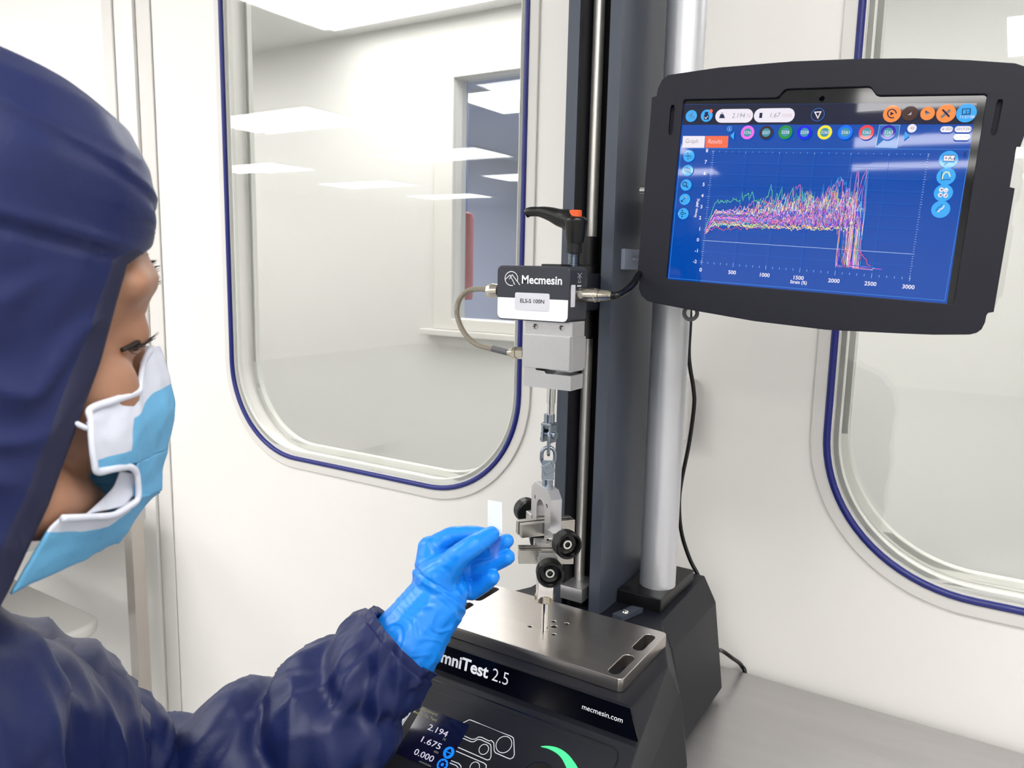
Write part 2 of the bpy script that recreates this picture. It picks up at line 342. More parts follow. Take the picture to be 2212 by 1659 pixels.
# ================================================================ testing machine
tm = empty('testing_machine', (0, .06, TZ), 'black tabletop tensile testing machine with a grey column on the steel table', 'testing machine')
zt = -.014
PA = math.radians(35); SB = V((0, -.077, -.0475)); pn = V((0, -math.sin(PA), math.cos(PA)))     # sloping control panel plane
sn = V((0, -math.cos(math.radians(15.5)), math.sin(math.radians(15.5)))); ST = V((0, -.068, -.0147)) # name strip plane
pb = SB + V((0, -math.cos(PA), -math.sin(PA)))*((.165-.0475)/math.sin(PA))
R_ = dict(T0=(.1355, -.066, zt), T1=(.1352, .026, zt), T2=(.0903, .1211, zt), T3=(.085, .29, zt), R1=(.1033, .1255, -.047), R1b=(.1026, .29, -.047),
          Q1=(.1155, .1263, -.1), B1=(.12, .1415, -.168), B1b=(.1187, .29, -.168), U1=(.112, .15, -.170), U1b=(.112, .285, -.170),
          ST=(.1345, -.068, -.0147), SB=(.1465, -.077, -.0475), PB=(.156, pb.y, pb.z), FB=(.156, pb.y+.004, -.171), CB=(.138, .100, -.171))
vs = []; ix = {}
for k, p in R_.items():
    ix[k] = len(vs); vs.append(p); ix[k+'m'] = len(vs); vs.append((-p[0], p[1], p[2]))
def fc(*n): return tuple(ix[k] for k in n)
fs = [fc('T0', 'T1', 'T2', 'T3', 'T3m', 'T2m', 'T1m', 'T0m'), fc('T3', 'R1b', 'B1b', 'U1b', 'U1bm', 'B1bm', 'R1bm', 'T3m'),
      fc('ST', 'T0', 'T0m', 'STm'), fc('SB', 'ST', 'STm', 'SBm'), fc('PB', 'SB', 'SBm', 'PBm'), fc('FB', 'PB', 'PBm', 'FBm'),
      fc('FB', 'FBm', 'CBm', 'CB'), fc('CB', 'CBm', 'U1m', 'U1'), fc('U1', 'U1m', 'U1bm', 'U1b')]
for s in ('', 'm'):
    g = lambda *n: fc(*[k+s for k in n])
    fs += [g('T2', 'R1', 'R1b', 'T3'), g('R1', 'Q1', 'B1', 'B1b', 'R1b'), g('T1', 'Q1', 'R1', 'T2'), g('B1', 'U1', 'U1b', 'B1b'),
           g('T1', 'T0', 'ST', 'SB'), g('T1', 'SB', 'Q1'), g('SB', 'PB', 'Q1'), g('Q1', 'PB', 'FB'), g('Q1', 'FB', 'CB'), g('Q1', 'CB', 'B1'), g('B1', 'CB', 'U1')]
bm = bmesh.new(); bv = [bm.verts.new(p) for p in vs]
for q in fs: bm.faces.new([bv[i] for i in q])
bmesh.ops.recalc_face_normals(bm, faces=bm.faces[:])
es = [e for e in bm.edges if len(e.link_faces) == 2 and e.calc_face_angle() > math.radians(14)]
bmesh.ops.bevel(bm, geom=es, offset=.0016, segments=2, profile=.5, affect='EDGES')
mb = MB(); mb.bm(bm); hs = part('housing', mb, blackp, tm, angle=30)
for a, b in ((.13, -.2), (-.13, -.2), (.09, .24), (-.09, .24)):
    mb = MB(); mb.cyl((a, b, TZ), (a, b, -.168), .012, n=20); part('foot', mb, blackr, tm)
# base plate with four slots and five holes
def slot(x, y0, y1, r=.0062): return [(x+r*math.cos(math.radians(a)), y1-r+r*math.sin(math.radians(a))) for a in range(0, 181, 20)]+[(x+r*math.cos(math.radians(a)), y0+r+r*math.sin(math.radians(a))) for a in range(180, 361, 20)]
slots = [(.1028, .0155, .0565), (.1028, -.0445, .0010), (-.1085, .022, .068), (-.1085, -.0385, .009)]
slots = [(.1028, .0145, .0565), (.1028, -.0445, .0008), (-.1075, .0190, .0655), (-.1075, -.036, .0105)]
holes = [(-.0176, -.0027), (.0128, .0270), (.0135, -.0041), (-.0021, .0236)]
px0, px1, py0, py1 = -.1205, .1165, -.0507, .0705
mb = MB(); v, f = plate(rrect(px0, py0, px1, py1, .006, 6), [slot(*s) for s in slots]+[circ(x, y, .0024, 16) for x, y in holes]+[circ(.0045, .0125, .0034, 16)], .0138, .0006, 2)
mb.add(v, f, Matrix.Translation((0, 0, -.0138))); bp = part('base_plate', mb, brushed, tm, angle=8, label='brushed steel base plate')
for x, y0, y1 in slots:
    mb = MB(); mb.lathe([(0, -.0135), (.0052, -.0135), (.0052, -.0075), (.0046, -.0068), (.0026, -.0068), (.0026, -.011), (0, -.011)], 20, Matrix.Translation((x, y0+.0075, 0))); sub('cap_screw', mb, black, bp)
# column: C-shaped extrusion, screw, pole
c0, c1, cy = -.0467, .0193, .097
prof = [(c0, cy), (c0+.0145, cy), (c0+.0145, cy+.055), (c1-.0140, cy+.055), (c1-.0140, cy), (c1, cy), (c1+.0012, cy+.012), (c1+.0012, cy+.092), (c1-.0005, cy+.130), (c0+.004, cy+.130), (c0-.001, cy+.092), (c0-.001, cy+.012)]
mb = MB(); mb.prism(prof, zt, .95); colm = part('column', mb, anth, tm, angle=12)
mb = MB(); mb.box((c0+.0146, cy+.010, zt), (c1-.0141, cy+.0545, .948)); mb2 = MB(); mb2.prism([(c0+.0147, cy+.002), (c0+.0160, cy+.002), (c0+.0160, cy+.052), (c1-.0156, cy+.052), (c1-.0156, cy+.002), (c1-.0142, cy+.002), (c1-.0142, cy+.0545), (c0+.0147, cy+.0545)], zt, .948)
sub('inner_liner', mb2, darkin, colm)
sx, sy = -.0228, .125
mb = MB(); mb.cyl((sx, sy, .004), (sx, sy, .948), .0066, n=24); part('lead_screw', mb, screwm, tm)
mb = MB(); mb.box((sx-.0095, cy-.004, -.0045), (sx+.0205, cy+.040, .0125), .001); part('screw_block', mb, alu, tm)
mb = MB(); mb.cyl((sx+.004, cy+.018, zt), (sx+.004, cy+.018, -.0045), .0165, n=28); part('rubber_buffer', mb, blackr, tm)
mb = MB(); mb.lathe([(0, .316), (.0138, .316), (.0138, .358), (.0128, .360), (.0128, .366), (.0150, .367), (.0150, .400), (.0132, .402), (.0132, .434), (.008, .4345), (0, .4345)], 28, Matrix.Translation((sx, sy-.010, 0))); part('screw_nut', mb, black, tm)
mb = MB(); mb.box((-.034, .0196, .350), (.003, .113, .392), .003); part('crosshead_arm', mb, blackp, tm)
px_, py_, pr = .0570, .187, .0225
mb = MB(); mb.cyl((px_, py_, .0035), (px_, py_, .95), pr, n=48); part('pole', mb, alup, tm, label='satin silver pole behind the column')
mb = MB(); mb.box((.0215, .1425, zt-.001), (.0800, .2600, .0035), .0025); bl = part('pole_foot', mb, black, tm)
mb = MB(); mb.lathe([(.0048, .0038), (.0042, .0042), (.0030, .0042), (.0026, .0005)], 20, Matrix.Translation((.0335, .1535, 0))); sub('cap_screw', mb, blackg, bl)
# corner tab with a cross head screw
a, b_, c_, d_ = (onz(x, y, -.0075) for x, y in ((1323, 1325), (1366, 1308), (1389, 1313), (1343, 1333)))
mb = MB(); mb.prism([(q.x, q.y) for q in (a, d_, c_, b_)]+[], -.0135, -.0075); tb = part('fixing_tab', mb, anth, tm, angle=20)
q = onz(1351, 1320, -.0065)
mb = MB(); mb.lathe([(0, .0028), (.0022, .0026), (.0040, .0014), (.0046, 0), (0, 0)], 24, Matrix.Translation((q.x, q.y, -.0076))); mb.box((q.x-.0026, q.y-.0004, -.0055), (q.x+.0026, q.y+.0004, -.0046)); mb.box((q.x-.0004, q.y-.0026, -.0055), (q.x+.0004, q.y+.0026, -.0046)); sub('screw', mb, chrome, tb)
# small latch on the column side
lc = [onx(x, y, c1+.0012) for x, y in ((1342, 537), (1380, 540), (1378, 587), (1340, 582))]
y0, y1, z0, z1 = lc[0].y, lc[0].y+.050, lc[3].z, lc[0].z
mb = MB(); mb.box((c1+.001, y0, z0), (c1+.006, y1, z1), .001); la = part('cable_latch', mb, mat('latch_grey', (138, 146, 164), .45), tm)
mb = MB(); mb.box((c1+.006, y0+.020, z0+.010), (c1+.010, y0+.042, z1-.010), .0012); sub('latch_button', mb, mat('latch_grey', (138, 146, 164), .45), la)
# ---- name strip with writing
sM = frameM(ST, X, (ST-SB-V((0, 0, 0))).normalized()); sMi = sM.inverted()
def s2(x, y): q = sMi @ onpl(x, y, ST, sn); return (q.x, q.y)
sw_t = s2(1361, 1530); sw_b = s2(1380, 1603); hh = sw_b[1]; ht = sw_t[1]
mb = MB(); mb.prism([(-sw_b[0], hh), (sw_b[0], hh), (sw_t[0], ht), (-sw_t[0], ht)], .0003, .0010, sM); strip = part('name_strip', mb, blackg, tm, angle=10)
z3 = lambda x, y: s2(900+x*.12055, 1360+y*.12055)
mb = MB(); a = z3(443, 572); b = z3(1282, 868); t1 = z3(900, 515); t0 = z3(893, 737)
cap = t1[1]-t0[1]; w = b[0]-a[0]
v, f = fit(text('mniTest', .028), None, w=w, h=cap, x=a[0], y=a[1], z=.0013); mb.add(v, f, sM)
v, f = fit(text('O', .028), None, w=cap*.80, h=cap, x=a[0]-cap*.93, y=a[1], z=.0013); mb.add(v, f, sM)
sub('model_lettering', mb, whitep, strip, smooth=False)
a = z3(1352, 893); b = z3(1640, 985); mb = MB(); v, f = fit(text('2.5', -.006), None, w=b[0]-a[0], h=cap, x=a[0], y=t0[1], z=.0013); mb.add(v, f, sM); sub('model_number', mb, whitep, strip, smooth=False)
z4 = lambda x, y: s2(1200+x*.12, 1460+y*.12)
a = z4(483, 588); b = z4(1212, 843); mb = MB(); hx = (z4(905, 645)[1]-z4(905, 735)[1])
v, f = fit(text('mecmesin.com', .002), None, w=b[0]-a[0], h=hx, x=a[0], y=(a[1]+b[1])/2, z=.0013); mb.add(v, f, sM); sub('web_lettering', mb, whitep, strip, smooth=False)
# ---- control panel
pM = frameM(SB, X, V((0, math.cos(PA), math.sin(PA)))); pMi = pM.inverted()
def p2(x, y): q = pMi @ onpl(x, y, SB, pn); return (q.x, q.y)
z5 = lambda x, y: p2(840+x*.1085, 1480+y*.1085)
z6 = lambda x, y: p2(1060+x*.1085, 1480+y*.1085)
ca = p2(1342, 1620); yt = p2(1180, 1560)[1]
pan = [(-ca[0], yt), (ca[0]-.008, yt), (ca[0]-.002, yt-.003), (ca[0], yt-.010), (ca[0]+.004, yt-.13), (-ca[0]-.004, yt-.13)]
mb = MB(); mb.prism(pan, -.0004, .0006, pM); cp = part('control_panel', mb, blackp, tm, angle=15)
mb = MB(); mb.ribbon(pan, .0011, .0009, True, pM); sub('panel_seam', mb, blackg, cp, smooth=False)
mb = MB(); mb.ribbon([z5(250, -120), z5(935, 130), z5(1975, 528), z5(2145, 460), z6(1100, 810), z6(2212, 1262), p2(1336, 1627)], .00055, .0010, False, pM); sub('panel_step_line', mb, black, cp, smooth=False)
D = [z5(690, 450), z5(1615, 800), z5(1155, 1690), z5(150, 1365)]; dx1 = D[1][0]; dy1 = (D[0][1]+D[1][1])/2; dx0 = D[0][0]-.0; 
dw = dx1-D[3][0]
mb = MB(); mb.prism([(D[3][0], dy1-dw*.86), (dx1, dy1-dw*.86), (dx1, dy1), (D[3][0], dy1)], .0006, .0016, pM); dsp = part('status_display', mb, mat('display_glass', (16, 18, 46), .10, spec=.7), tm, angle=10)
wt = glow('ui_white', (226, 222, 240)); yl = glow('ui_dim_yellow', (150, 150, 110)); lb = glow('ui_light_blue', (30, 140, 255))
def ptx(par, s, m, a, b, hgt, M, z, nm, **k):
    mb = MB(); v, f = fit(text(s, **k), None, w=b[0]-a[0], h=hgt, x=a[0], y=a[1], z=z); mb.add(v, f, M); return sub(nm, mb, m, par, smooth=False)
H5 = lambda a, b: abs(z5(*a)[1]-z5(*b)[1])
ptx(dsp, '2.194', wt, z5(775, 895), z5(1150, 1055), H5((870, 810), (800, 910)), pM, .0019, 'reading_text')
ptx(dsp, '1.675', wt, z5(645, 1140), z5(1020, 1300), H5((870, 810), (800, 910)), pM, .0019, 'reading_text')
ptx(dsp, '0.000', wt, z5(500, 1385), z5(870, 1555), H5((870, 810), (800, 910)), pM, .0019, 'reading_text')
ptx(dsp, 'Displacement', yl, z5(555, 470), z5(970, 640), H5((870, 810), (835, 860)), pM, .0019, 'status_text')
ptx(dsp, 'Ready To Test', yl, z5(500, 560), z5(960, 745), H5((870, 810), (835, 860)), pM, .0019, 'status_text')
ptx(dsp, 'N', yl, z5(1083, 1110), z5(1125, 1128), H5((870, 810), (840, 855)), pM, .0019, 'unit_text')
ptx(dsp, 'mm', yl, z5(905, 1350), z5(985, 1385), H5((870, 810), (850, 842)), pM, .0019, 'unit_text')
ptx(dsp, 'mm/min', yl, z5(615, 1545), z5(850, 1640), H5((870, 810), (850, 842)), pM, .0019, 'unit_text')
c = z5(1203, 1360); rb = .0060; mb = MB(); mb.prism(circ(*c, rb, 32), .0016, .0019, pM); k1 = sub('arrow_icon', mb, lb, dsp, smooth=False)
dk = glow('ui_navy', (10, 14, 60))
c2 = z5(1078, 1600); mb = MB(); mb.prism(circ(*c2, rb, 32), .0016, .0019, pM); sub('gear_icon', mb, lb, dsp, smooth=False)
mb = MB()
mb.prism([(c[0]-.0031, c[1]+.0006), (c[0]+.0031, c[1]+.0006), (c[0], c[1]+.0043)], .0019, .0020, pM); mb.prism([(c[0]-.0031, c[1]-.0006), (c[0], c[1]-.0043), (c[0]+.0031, c[1]-.0006)], .0019, .0020, pM)
for k in range(8):
    a = math.radians(45*k); mb.prism([(c2[0]+math.cos(a+d)*r, c2[1]+math.sin(a+d)*r) for d, r in ((-.25, .0028), (.25, .0028), (.17, .00438), (-.17, .00438))], .0019, .0020, pM)
mb.ribbon(circ(*c2, .0027, 28), .0019, .00205, True, pM); sub('icon_marks', mb, dk, dsp, smooth=False)
# printed outlines and buttons
lines = [([z5(*q) for q in ((1470, 765), (1600, 700), (1640, 705), (2212, 935))]+[z6(*q) for q in ((0, 865), (420, 1030), (455, 1060), (465, 1100), (475, 1390), (450, 1450), (395, 1478), (340, 1460), (100, 1355), (75, 1310), (68, 1160), (20, 1110))]+[z5(*q) for q in ((2000, 1120), (1850, 1045), (1790, 1040), (1720, 1085), (1650, 1085), (1510, 1020))]),
         [z5(*q) for q in ((1480, 1065), (1640, 1135), (1700, 1135), (1770, 1090), (1830, 1092), (1990, 1165), (2030, 1190), (2040, 1240), (2040, 1430), (2010, 1490), (1960, 1498), (1380, 1245))],
         [z5(*q) for q in ((1345, 1320), (1900, 1560), (1945, 1600), (1940, 1700))], [z5(*q) for q in ((1245, 1510), (1400, 1570), (1440, 1620), (1450, 1700))], [z5(*q) for q in ((1215, 1555), (1350, 1610), (1420, 1700))]]
for q in lines: mb = MB(); mb.ribbon(q, .0008, .0009, False, pM); sub('printed_line', mb, whitep, cp, smooth=False)
for q, r in ((z6(268, 1190), .0082), (z5(1895, 1287), .0050), (z5(1715, 1640), .0050)):
    mb = MB(); mb.ribbon(circ(*q, r, 40), .0007, .0009, True, pM); sub('button_ring', mb, whitep, cp, smooth=False)
gr = glow('green_ring_light', (70, 250, 140), 1.6)
A = [z6(*q) for q in ((1005, 1235), (1130, 1225), (1300, 1250), (1450, 1320), (1560, 1410), (1650, 1520), (1740, 1660), (1790, 1800))]
B = [z6(*q) for q in ((1790, 1800), (1530, 1690), (1480, 1580), (1420, 1470), (1340, 1380), (1230, 1310), (1130, 1265))]
outl = A+B[1:]
outl = cat_rom([(*q, 0) for q in A], 5)+cat_rom([(*q, 0) for q in B[1:]], 5)
v, f = plate([(q[0], q[1]) for q in outl], [], .0012); mb = MB(); mb.add(v, f, pM @ Matrix.Translation((0, 0, .0005))); sub('status_light', mb, gr, cp, smooth=False)
q = z6(960, 1950); mb = MB(); mb.lathe([(.0165, .0004), (.0180, .0010), (.0185, .0030), (.0165, .0034), (.004, .0026), (0, .0026)], 36, pM @ Matrix.Translation((*q, 0))); sub('jog_button', mb, blackg, cp)
mb = MB(); mb.prism([z5(*q) for q in ((20, 760), (330, 520), (440, 560), (185, 945), (30, 890))], .0006, .0009, pM); stk = sub('paper_label', mb, whitep, cp, smooth=False)
mb = MB(); mb.ribbon([z5(*q) for q in ((120, 905), (182, 925), (388, 600), (330, 565))], .0004, .0010, False, pM); sub('label_border', mb, black, cp, smooth=False)
# ================================================================ cables
def cable(name, pts, r, lab, m=blackr):
    mb = MB(); mb.tube(cat_rom(pts, 10), r, 10); o = part(name, mb, m, angle=180); return tag(o, lab, 'cable')
cable('tablet_cable', [ony(x, y, yy) for x, y, yy in ((1488, 640, .24), (1491, 690, .255), (1488, 770, .27), (1498, 840, .285), (1499, 880, .29), (1488, 960, .29), (1472, 1040, .29), (1467, 1090, .292), (1472, 1150, .294), (1489, 1205, .296), (1508, 1243, .296), (1520, 1275, .296))],
      .0028, 'thin black cable hanging behind the silver pole down to the machine')
q = onz(1601, 1440, TZ+.006); q.y = .3766
cable('power_cable', [V((.09, .292, -.125)), V((.105, .30, -.122)), ony(1558, 1405, .325), ony(1580, 1420, .345), q, q+V((.006, 0, -.02)), q+V((.006, 0, -.12))], .0030, 'black power cable running from the machine down behind the steel table')
# ================================================================ load cell
lcx = empty('load_cell', (-.004, 0, .27), 'S-shaped aluminium load cell under a black and white sensor box', 'load cell')
bx0, bx1, bz0, bz1, by = -.0588, .0282, .3425, .3992, -.020
mb = MB(); v, f = plate(rrect(bx0, bz0, bx1, bz1, .0065, 6), [], .039, .0012, 2); mb.add(v, f, xz(by+.039)); body = part('sensor_box', mb, boxm, lcx, angle=25)
zs = ony(1150, 645, by).z
pts = [q for q in rrect(bx0+.0012, bz0+.0012, bx1-.0012, bz1-.0012, .0055, 6) if q[1] < zs]
pts = [(bx1-.0012, zs), (bx0+.0012, zs)]+sorted([q for q in pts if q[0] < (bx0+bx1)/2], key=lambda q: -q[1])+sorted([q for q in pts if q[0] >= (bx0+bx1)/2], key=lambda q: q[1])
bM = xz(by); mb = MB(); mb.prism(pts, .0000, .0003, bM); sub('white_panel', mb, whitep, body, smooth=False)
bi = bM.inverted()
def b2(x, y): q = bi @ ony(960+x*.2773, 420+y*.2773, by); return (q.x, q.y)
a = b2(550, 905); b = b2(822, 768); lab = rrect(a[0], b2(690, 905)[1], b[0], b2(690, 768)[1], .002, 5)
mb = MB(); mb.prism(lab, .0003, .0006, bM); lbp = sub('type_label', mb, mat('label_grey', (214, 214, 222), .5), body, smooth=False)
a = b2(593, 842); b = b2(780, 850); mb = MB(); v, f = fit(text('ELS-S 100N', .012), None, w=b[0]-a[0], h=b2(690, 815)[1]-b2(690, 846)[1], x=a[0], y=(a[1]+b[1])/2, z=.0008); mb.add(v, f, bM)
o = part('type_lettering', mb, black, body, True, smooth=False)
a = b2(604, 695); b = b2(917, 700); mb = MB(); v, f = fit(text('Mecmesin', .022), None, w=b[0]-a[0], h=b2(625, 628)[1]-b2(625, 692)[1], x=a[0], y=(a[1]+b[1])/2, z=.0004); mb.add(v, f, bM); sub('maker_lettering', mb, whitep, body, smooth=False)
c = b2(523, 655); rr = (b2(576, 655)[0]-b2(470, 655)[0])/2; ry = (b2(523, 597)[1]-b2(523, 714)[1])/2
arc = lambda a0, a1: [(c[0]+rr*.93*math.cos(math.radians(a0+(a1-a0)*k/30)), c[1]+ry*.93*math.sin(math.radians(a0+(a1-a0)*k/30))) for k in range(31)]
mb = MB(); mb.ribbon(arc(-20, 285), .0008, .0004, False, bM)
for q in (((478, 660), (512, 628), (545, 690)), ((508, 660), (530, 625), (590, 705)), ((540, 690), (552, 702))): mb.ribbon([b2(*p) for p in q], .0008, .0005, False, bM)
sub('maker_logo', mb, whitep, body, smooth=False)
# right side prints: symbol, white bar and serial sticker
rM = frameM(V((bx1, by, 0)), Y, Z); ri = rM.inverted()
def r2(x, y): q = ri @ onx(960+x*.2773, 420+y*.2773, bx1); return (q.x, q.y)
mb = MB(); a = r2(985, 790); mb.prism(rrect(a[0], r2(1000, 878)[1], r2(1017, 790)[0], r2(1000, 705)[1], .001, 3), 0, .0003, rM); sub('serial_sticker', mb, mat('label_grey', (214, 214, 222), .5), body, smooth=False)
mb = MB(); q0 = r2(1035, 718); q1 = r2(1064, 708); mb.prism([(q0[0], q0[1]), (q1[0], q0[1]), (q1[0], q1[1]), (q0[0], q1[1])], 0, .0003, rM)
u0_, u1_ = r2(1036, 612), r2(1066, 685); mb.ribbon([u0_, (u1_[0], (u0_[1]+u1_[1])/2)], .0004, .0003, False, rM); mb.ribbon([(u1_[0], u0_[1]), (u0_[0], (u0_[1]+u1_[1])/2)], .0004, .0003, False, rM)
cm = ((u0_[0]+u1_[0])/2, u1_[1]); mb.ribbon([(cm[0]-.003, cm[1]), (cm[0]+.003, cm[1]), (cm[0], cm[1]+.006)], .0004, .0003, True, rM); sub('warning_symbols', mb, whitep, body, smooth=False)
q = ony(1201, 571, 0); mb = MB(); mb.box((q.x-.012, -.010, bz1-.001), (q.x+.012, .012, bz1+.0022), .001); part('top_pad', mb, black, lcx)
# S beam
fy = -.0125
xl = ony(1131, 833, fy).x; xr = ony(1233, 845, fy).x-.0005; zb0 = ony(1180, 839, fy).z; zg = ony(1180, 801, fy).z; zg2 = ony(1180, 805, fy).z
xs = ony(1158, 800, fy).x
zq = ony(1185, 724, fy).z
prof = [(xl, zb0), (xr, zb0), (xr, zg-.003), (xs+.012, zg-.003), (xs+.010, zg-.0005), (xs, zg-.0002), (xs-.001, zg+.0015), (xs+.003, zg+.002), (xr, zg+.0008), (xr, zq), (xr, bz0+.001), (xl+.0005, bz0+.001), (xl+.0005, zg+.02)]
mb = MB(); bm = bmesh.new()
mb.prism(prof, 0, .027, xz(fy+.027)); part('s_beam', mb, alu, lcx, angle=15)
mb = MB(); mb.box((xl-.0006, fy-.0032, zg+.0022), (xr-.0006, fy+.001, zq), .0006); mb.box((xl-.0006, fy+.001, zg+.0022), (xl+.0005, fy+.028, zq), .0003); mb.box((xr-.0006, fy+.001, zg+.0022), (xr+.0009, fy+.029, zq-.0008), .0003); part('gauge_cover', mb, alu, lcx)
for x, y in ((1156.5, 705), (1213, 708.5)):
    q = ony(x, y, fy); sc = MB(); sc.lathe([(0, .0018), (.0016, .0018), (.0026, .001), (.0028, 0)], 18, xz(fy) @ Matrix.Translation((q.x, q.z, 0))); sc.box((-.0019, -.0004, .0017), (.0019, .0004, .0021), 0, xz(fy) @ Matrix.Translation((q.x, q.z, 0)), m=1); sc.box((-.0004, -.0019, .0017), (.0004, .0019, .0021), 0, xz(fy) @ Matrix.Translation((q.x, q.z, 0)), m=1)
    part('screw', sc, [chrome, black], lcx)
# braided cable loop with glands
gy = -.004; P = [ony(x, y, gy) for x, y in ((1058, 628), (1040, 624), (1012, 628), (993, 646), (987, 672), (993, 700), (1008, 726), (1030, 744), (1060, 753), (1080, 757))]
brm = mat('braided_steel', (160, 152, 138), .35, .9, var=.5, vscale=900, bump=.9, bscale=1400)
mb = MB(); mb.tube(cat_rom(P, 10), .0030, 12); part('braided_cable', mb, brm, lcx, angle=180)
q = ony(1100, 762, gy); e_ = ony(1131, 763, gy)
dr = (e_-q).normalized(); a = ony(1064, 753, gy)
mb = MB(); mb.tube([a, a+(q-a)*.95], .0036, 16); part('strain_relief', mb, mat('relief_grey', (92, 92, 96), .4), lcx)
mb = MB(); mb.tube([q-dr*.001, q+dr*.006], [.0036, .0062], 16); mb.tube([q+dr*.006, q+dr*.010], .0068, 6); mb.tube([q+dr*.0105, e_+dr*.001], .0064, 6); part('cable_gland', mb, nickel, lcx)
a = ony(1056, 628, gy); b = ony(1073, 628, gy); mb = MB(); mb.tube([a, a+(b-a)*.45], .0072, 8); mb.tube([a+(b-a)*.45, b+(b-a)*.3], [.0078, .0068], 16); part('box_gland', mb, nickel, lcx)
# plug and lead on the right
ky = .001; a = ony(1246, 636, ky); b = ony(1322, 640, ky); a = V((bx1-.001, ky, a.z)); d = V((1, .0, 0)); L = b.x-a.x
mb = MB(); mb.tube([a, a+d*.004, a+d*.0045, a+d*.020, a+d*.0205, a+d*.024], [.0066, .0066, .0072, .0072, .0066, .0066], 20); mb.tube([a+d*.0238, a+d*.0245, a+d*(L-.004), a+d*L], [.0050, .0058, .0056, .0046], 20); part('plug', mb, nickel, lcx)
t = a+d*L
mb = MB(); mb.tube(cat_rom([t-d*.003, t+d*.006+V((0, 0, .0008)), ony(1352, 628, .02), ony(1370, 610, .04), ony(1376, 598, .055), ony(1384, 590, .066)], 8), .0036, 10); part('sensor_lead', mb, blackr, lcx, angle=180)
# clamping lever on a threaded stud
lv = empty('clamping_lever', (.0095, .02, .397), 'black plastic clamping lever with an orange push button on a threaded stud', 'lever')
hx, hy = .0118, .02; zh0 = ony(1236, 524, hy).z; zh1 = ony(1236, 470, hy).z
mb = MB(); mb.lathe([(0, zh0), (.0098, zh0), (.0108, zh0+.004), (.0122, zh1-.004), (.0116, zh1-.001), (.009, zh1+.0005), (0, zh1+.0005)], 32, Matrix.Translation((hx, hy, 0)))
arm = [ony(x, y, hy) for x, y in ((1238, 484), (1224, 474), (1208, 470), (1190, 463), (1170, 458), (1152, 457), (1143, 458), (1137, 461))]
mb.tube(cat_rom(arm, 5), [(.0125+(.0052-.0125)*min(1, i/22)) for i in range(len(cat_rom(arm, 5)))], 14, flat=.75); part('handle', mb, blackr, lv, angle=50)
mb = MB(); mb.lathe([(0, zh1+.0075), (.0058, zh1+.0075), (.0066, zh1+.0066), (.0066, zh1), (0, zh1)], 28, Matrix.Translation((hx-.0008, hy, 0))); part('push_button', mb, orange, lv)
zk = ony(1236, 546, hy).z; mb = MB()
for k in range(36):
    a = 2*math.pi*k/36; mb.box((-.0006, .0068, zk), (.0006, .0084, zh0+.001), 0, Matrix.Translation((hx-.001, hy, 0)) @ Matrix.Rotation(a, 4, 'Z'))
mb.cyl((hx-.001, hy, zk), (hx-.001, hy, zh0+.001), .0076, n=32); part('serrated_collar', mb, black, lv)
mb = MB(); pr_ = []; z = .392
while z < zk: pr_ += [(.0044, z), (.0053, z+.0007), (.0053, z+.0009), (.0044, z+.0015)]; z += .0015
mb.lathe([(0, .392)]+pr_, 20, Matrix.Translation((hx-.002, hy, 0))); part('threaded_stud', mb, zinc, lv, angle=25)

# ================================================================ linkage between load cell and grip
ax = -.0030
def zy(y): return ony(1183, y, 0).z
lk = empty('coupling_rod', (ax, 0, zy(954)), 'chromed coupling rod with fork under the load cell', 'coupling rod')
mb = MB(); T = Matrix.Translation((ax+.0025, 0, 0)); mb.lathe([(0, zb0), (.0046, zb0), (.0046, zy(868)), (.0037, zy(873)), (.0037, zy(897)), (0, zy(897))], 24, T); part('rod', mb, chrome, lk)
ax += .001
def fork(par, z_top, z_mid, z_bot, t, w=.0066, wz=.0068):
    mb = MB(); M = Matrix.Translation((ax, 0, 0)) @ Matrix.Rotation(t, 4, 'Z')
    s = 1 if z_top > z_bot else -1
    mb.lathe([(0, z_top), (w*.88, z_top), (w*.88, z_mid), (0, z_mid)], 20, M)
    zz = sorted((z_mid, z_mid-s*.003)); mb.box((-w, -w, zz[0]), (w, w, zz[1]), .0008, M)
    zz = sorted((z_mid, z_bot))
    for q in (-1, 1):
        l = sorted((q*w, q*(w-.0034))); mb.box((l[0], -w*.85, zz[0]), (l[1], w*.85, zz[1]), .0007, M)
    part('fork', mb, zinc, par); return M
M1 = fork(lk, zy(894), zy(912), zy(954), math.radians(-5))
zp = zy(938); mb = MB(); mb.tube([M1 @ V((-.0095, 0, zp)), M1 @ V((.0088, 0, zp))], .0022, 14); mb.tube([M1 @ V((.0068, 0, zp)), M1 @ V((.0092, 0, zp))], .0042, 18); part('clevis_pin', mb, zinc, lk)
mb = MB(); mb.tube(cat_rom([M1 @ V(p) for p in ((-.0085, 0, zp+.010), (-.0098, .001, zp+.006), (-.0088, 0, zp), (-.0098, -.001, zp-.006), (-.0088, 0, zp-.009), (-.0079, .001, zp-.005), (-.0086, .001, zp+.002))], 6), .0008, 8); part('split_pin', mb, zinc, lk)
def ring(zc, hz, hw, r, t):
    M = Matrix.Translation((ax, 0, zc)) @ Matrix.Rotation(t, 4, 'Z'); P = []
    for k in range(36):
        a = 2*math.pi*k/36; P.append(M @ V((hw*math.cos(a), 0, (hz-hw)*(1 if math.sin(a) > 0 else -1)*(1 if abs(math.sin(a)) > 1e-6 else 0)+hw*math.sin(a))))
    mb = MB(); mb.tube(P, r, 12, closed=True); return mb
o = part('chain_link', ring((zy(930)+zy(982))/2, (zy(930)-zy(982))/2, .0058, .0018, math.radians(-58)), zinc, angle=180); tag(o, 'small zinc chain link hanging in the upper fork', 'chain link')
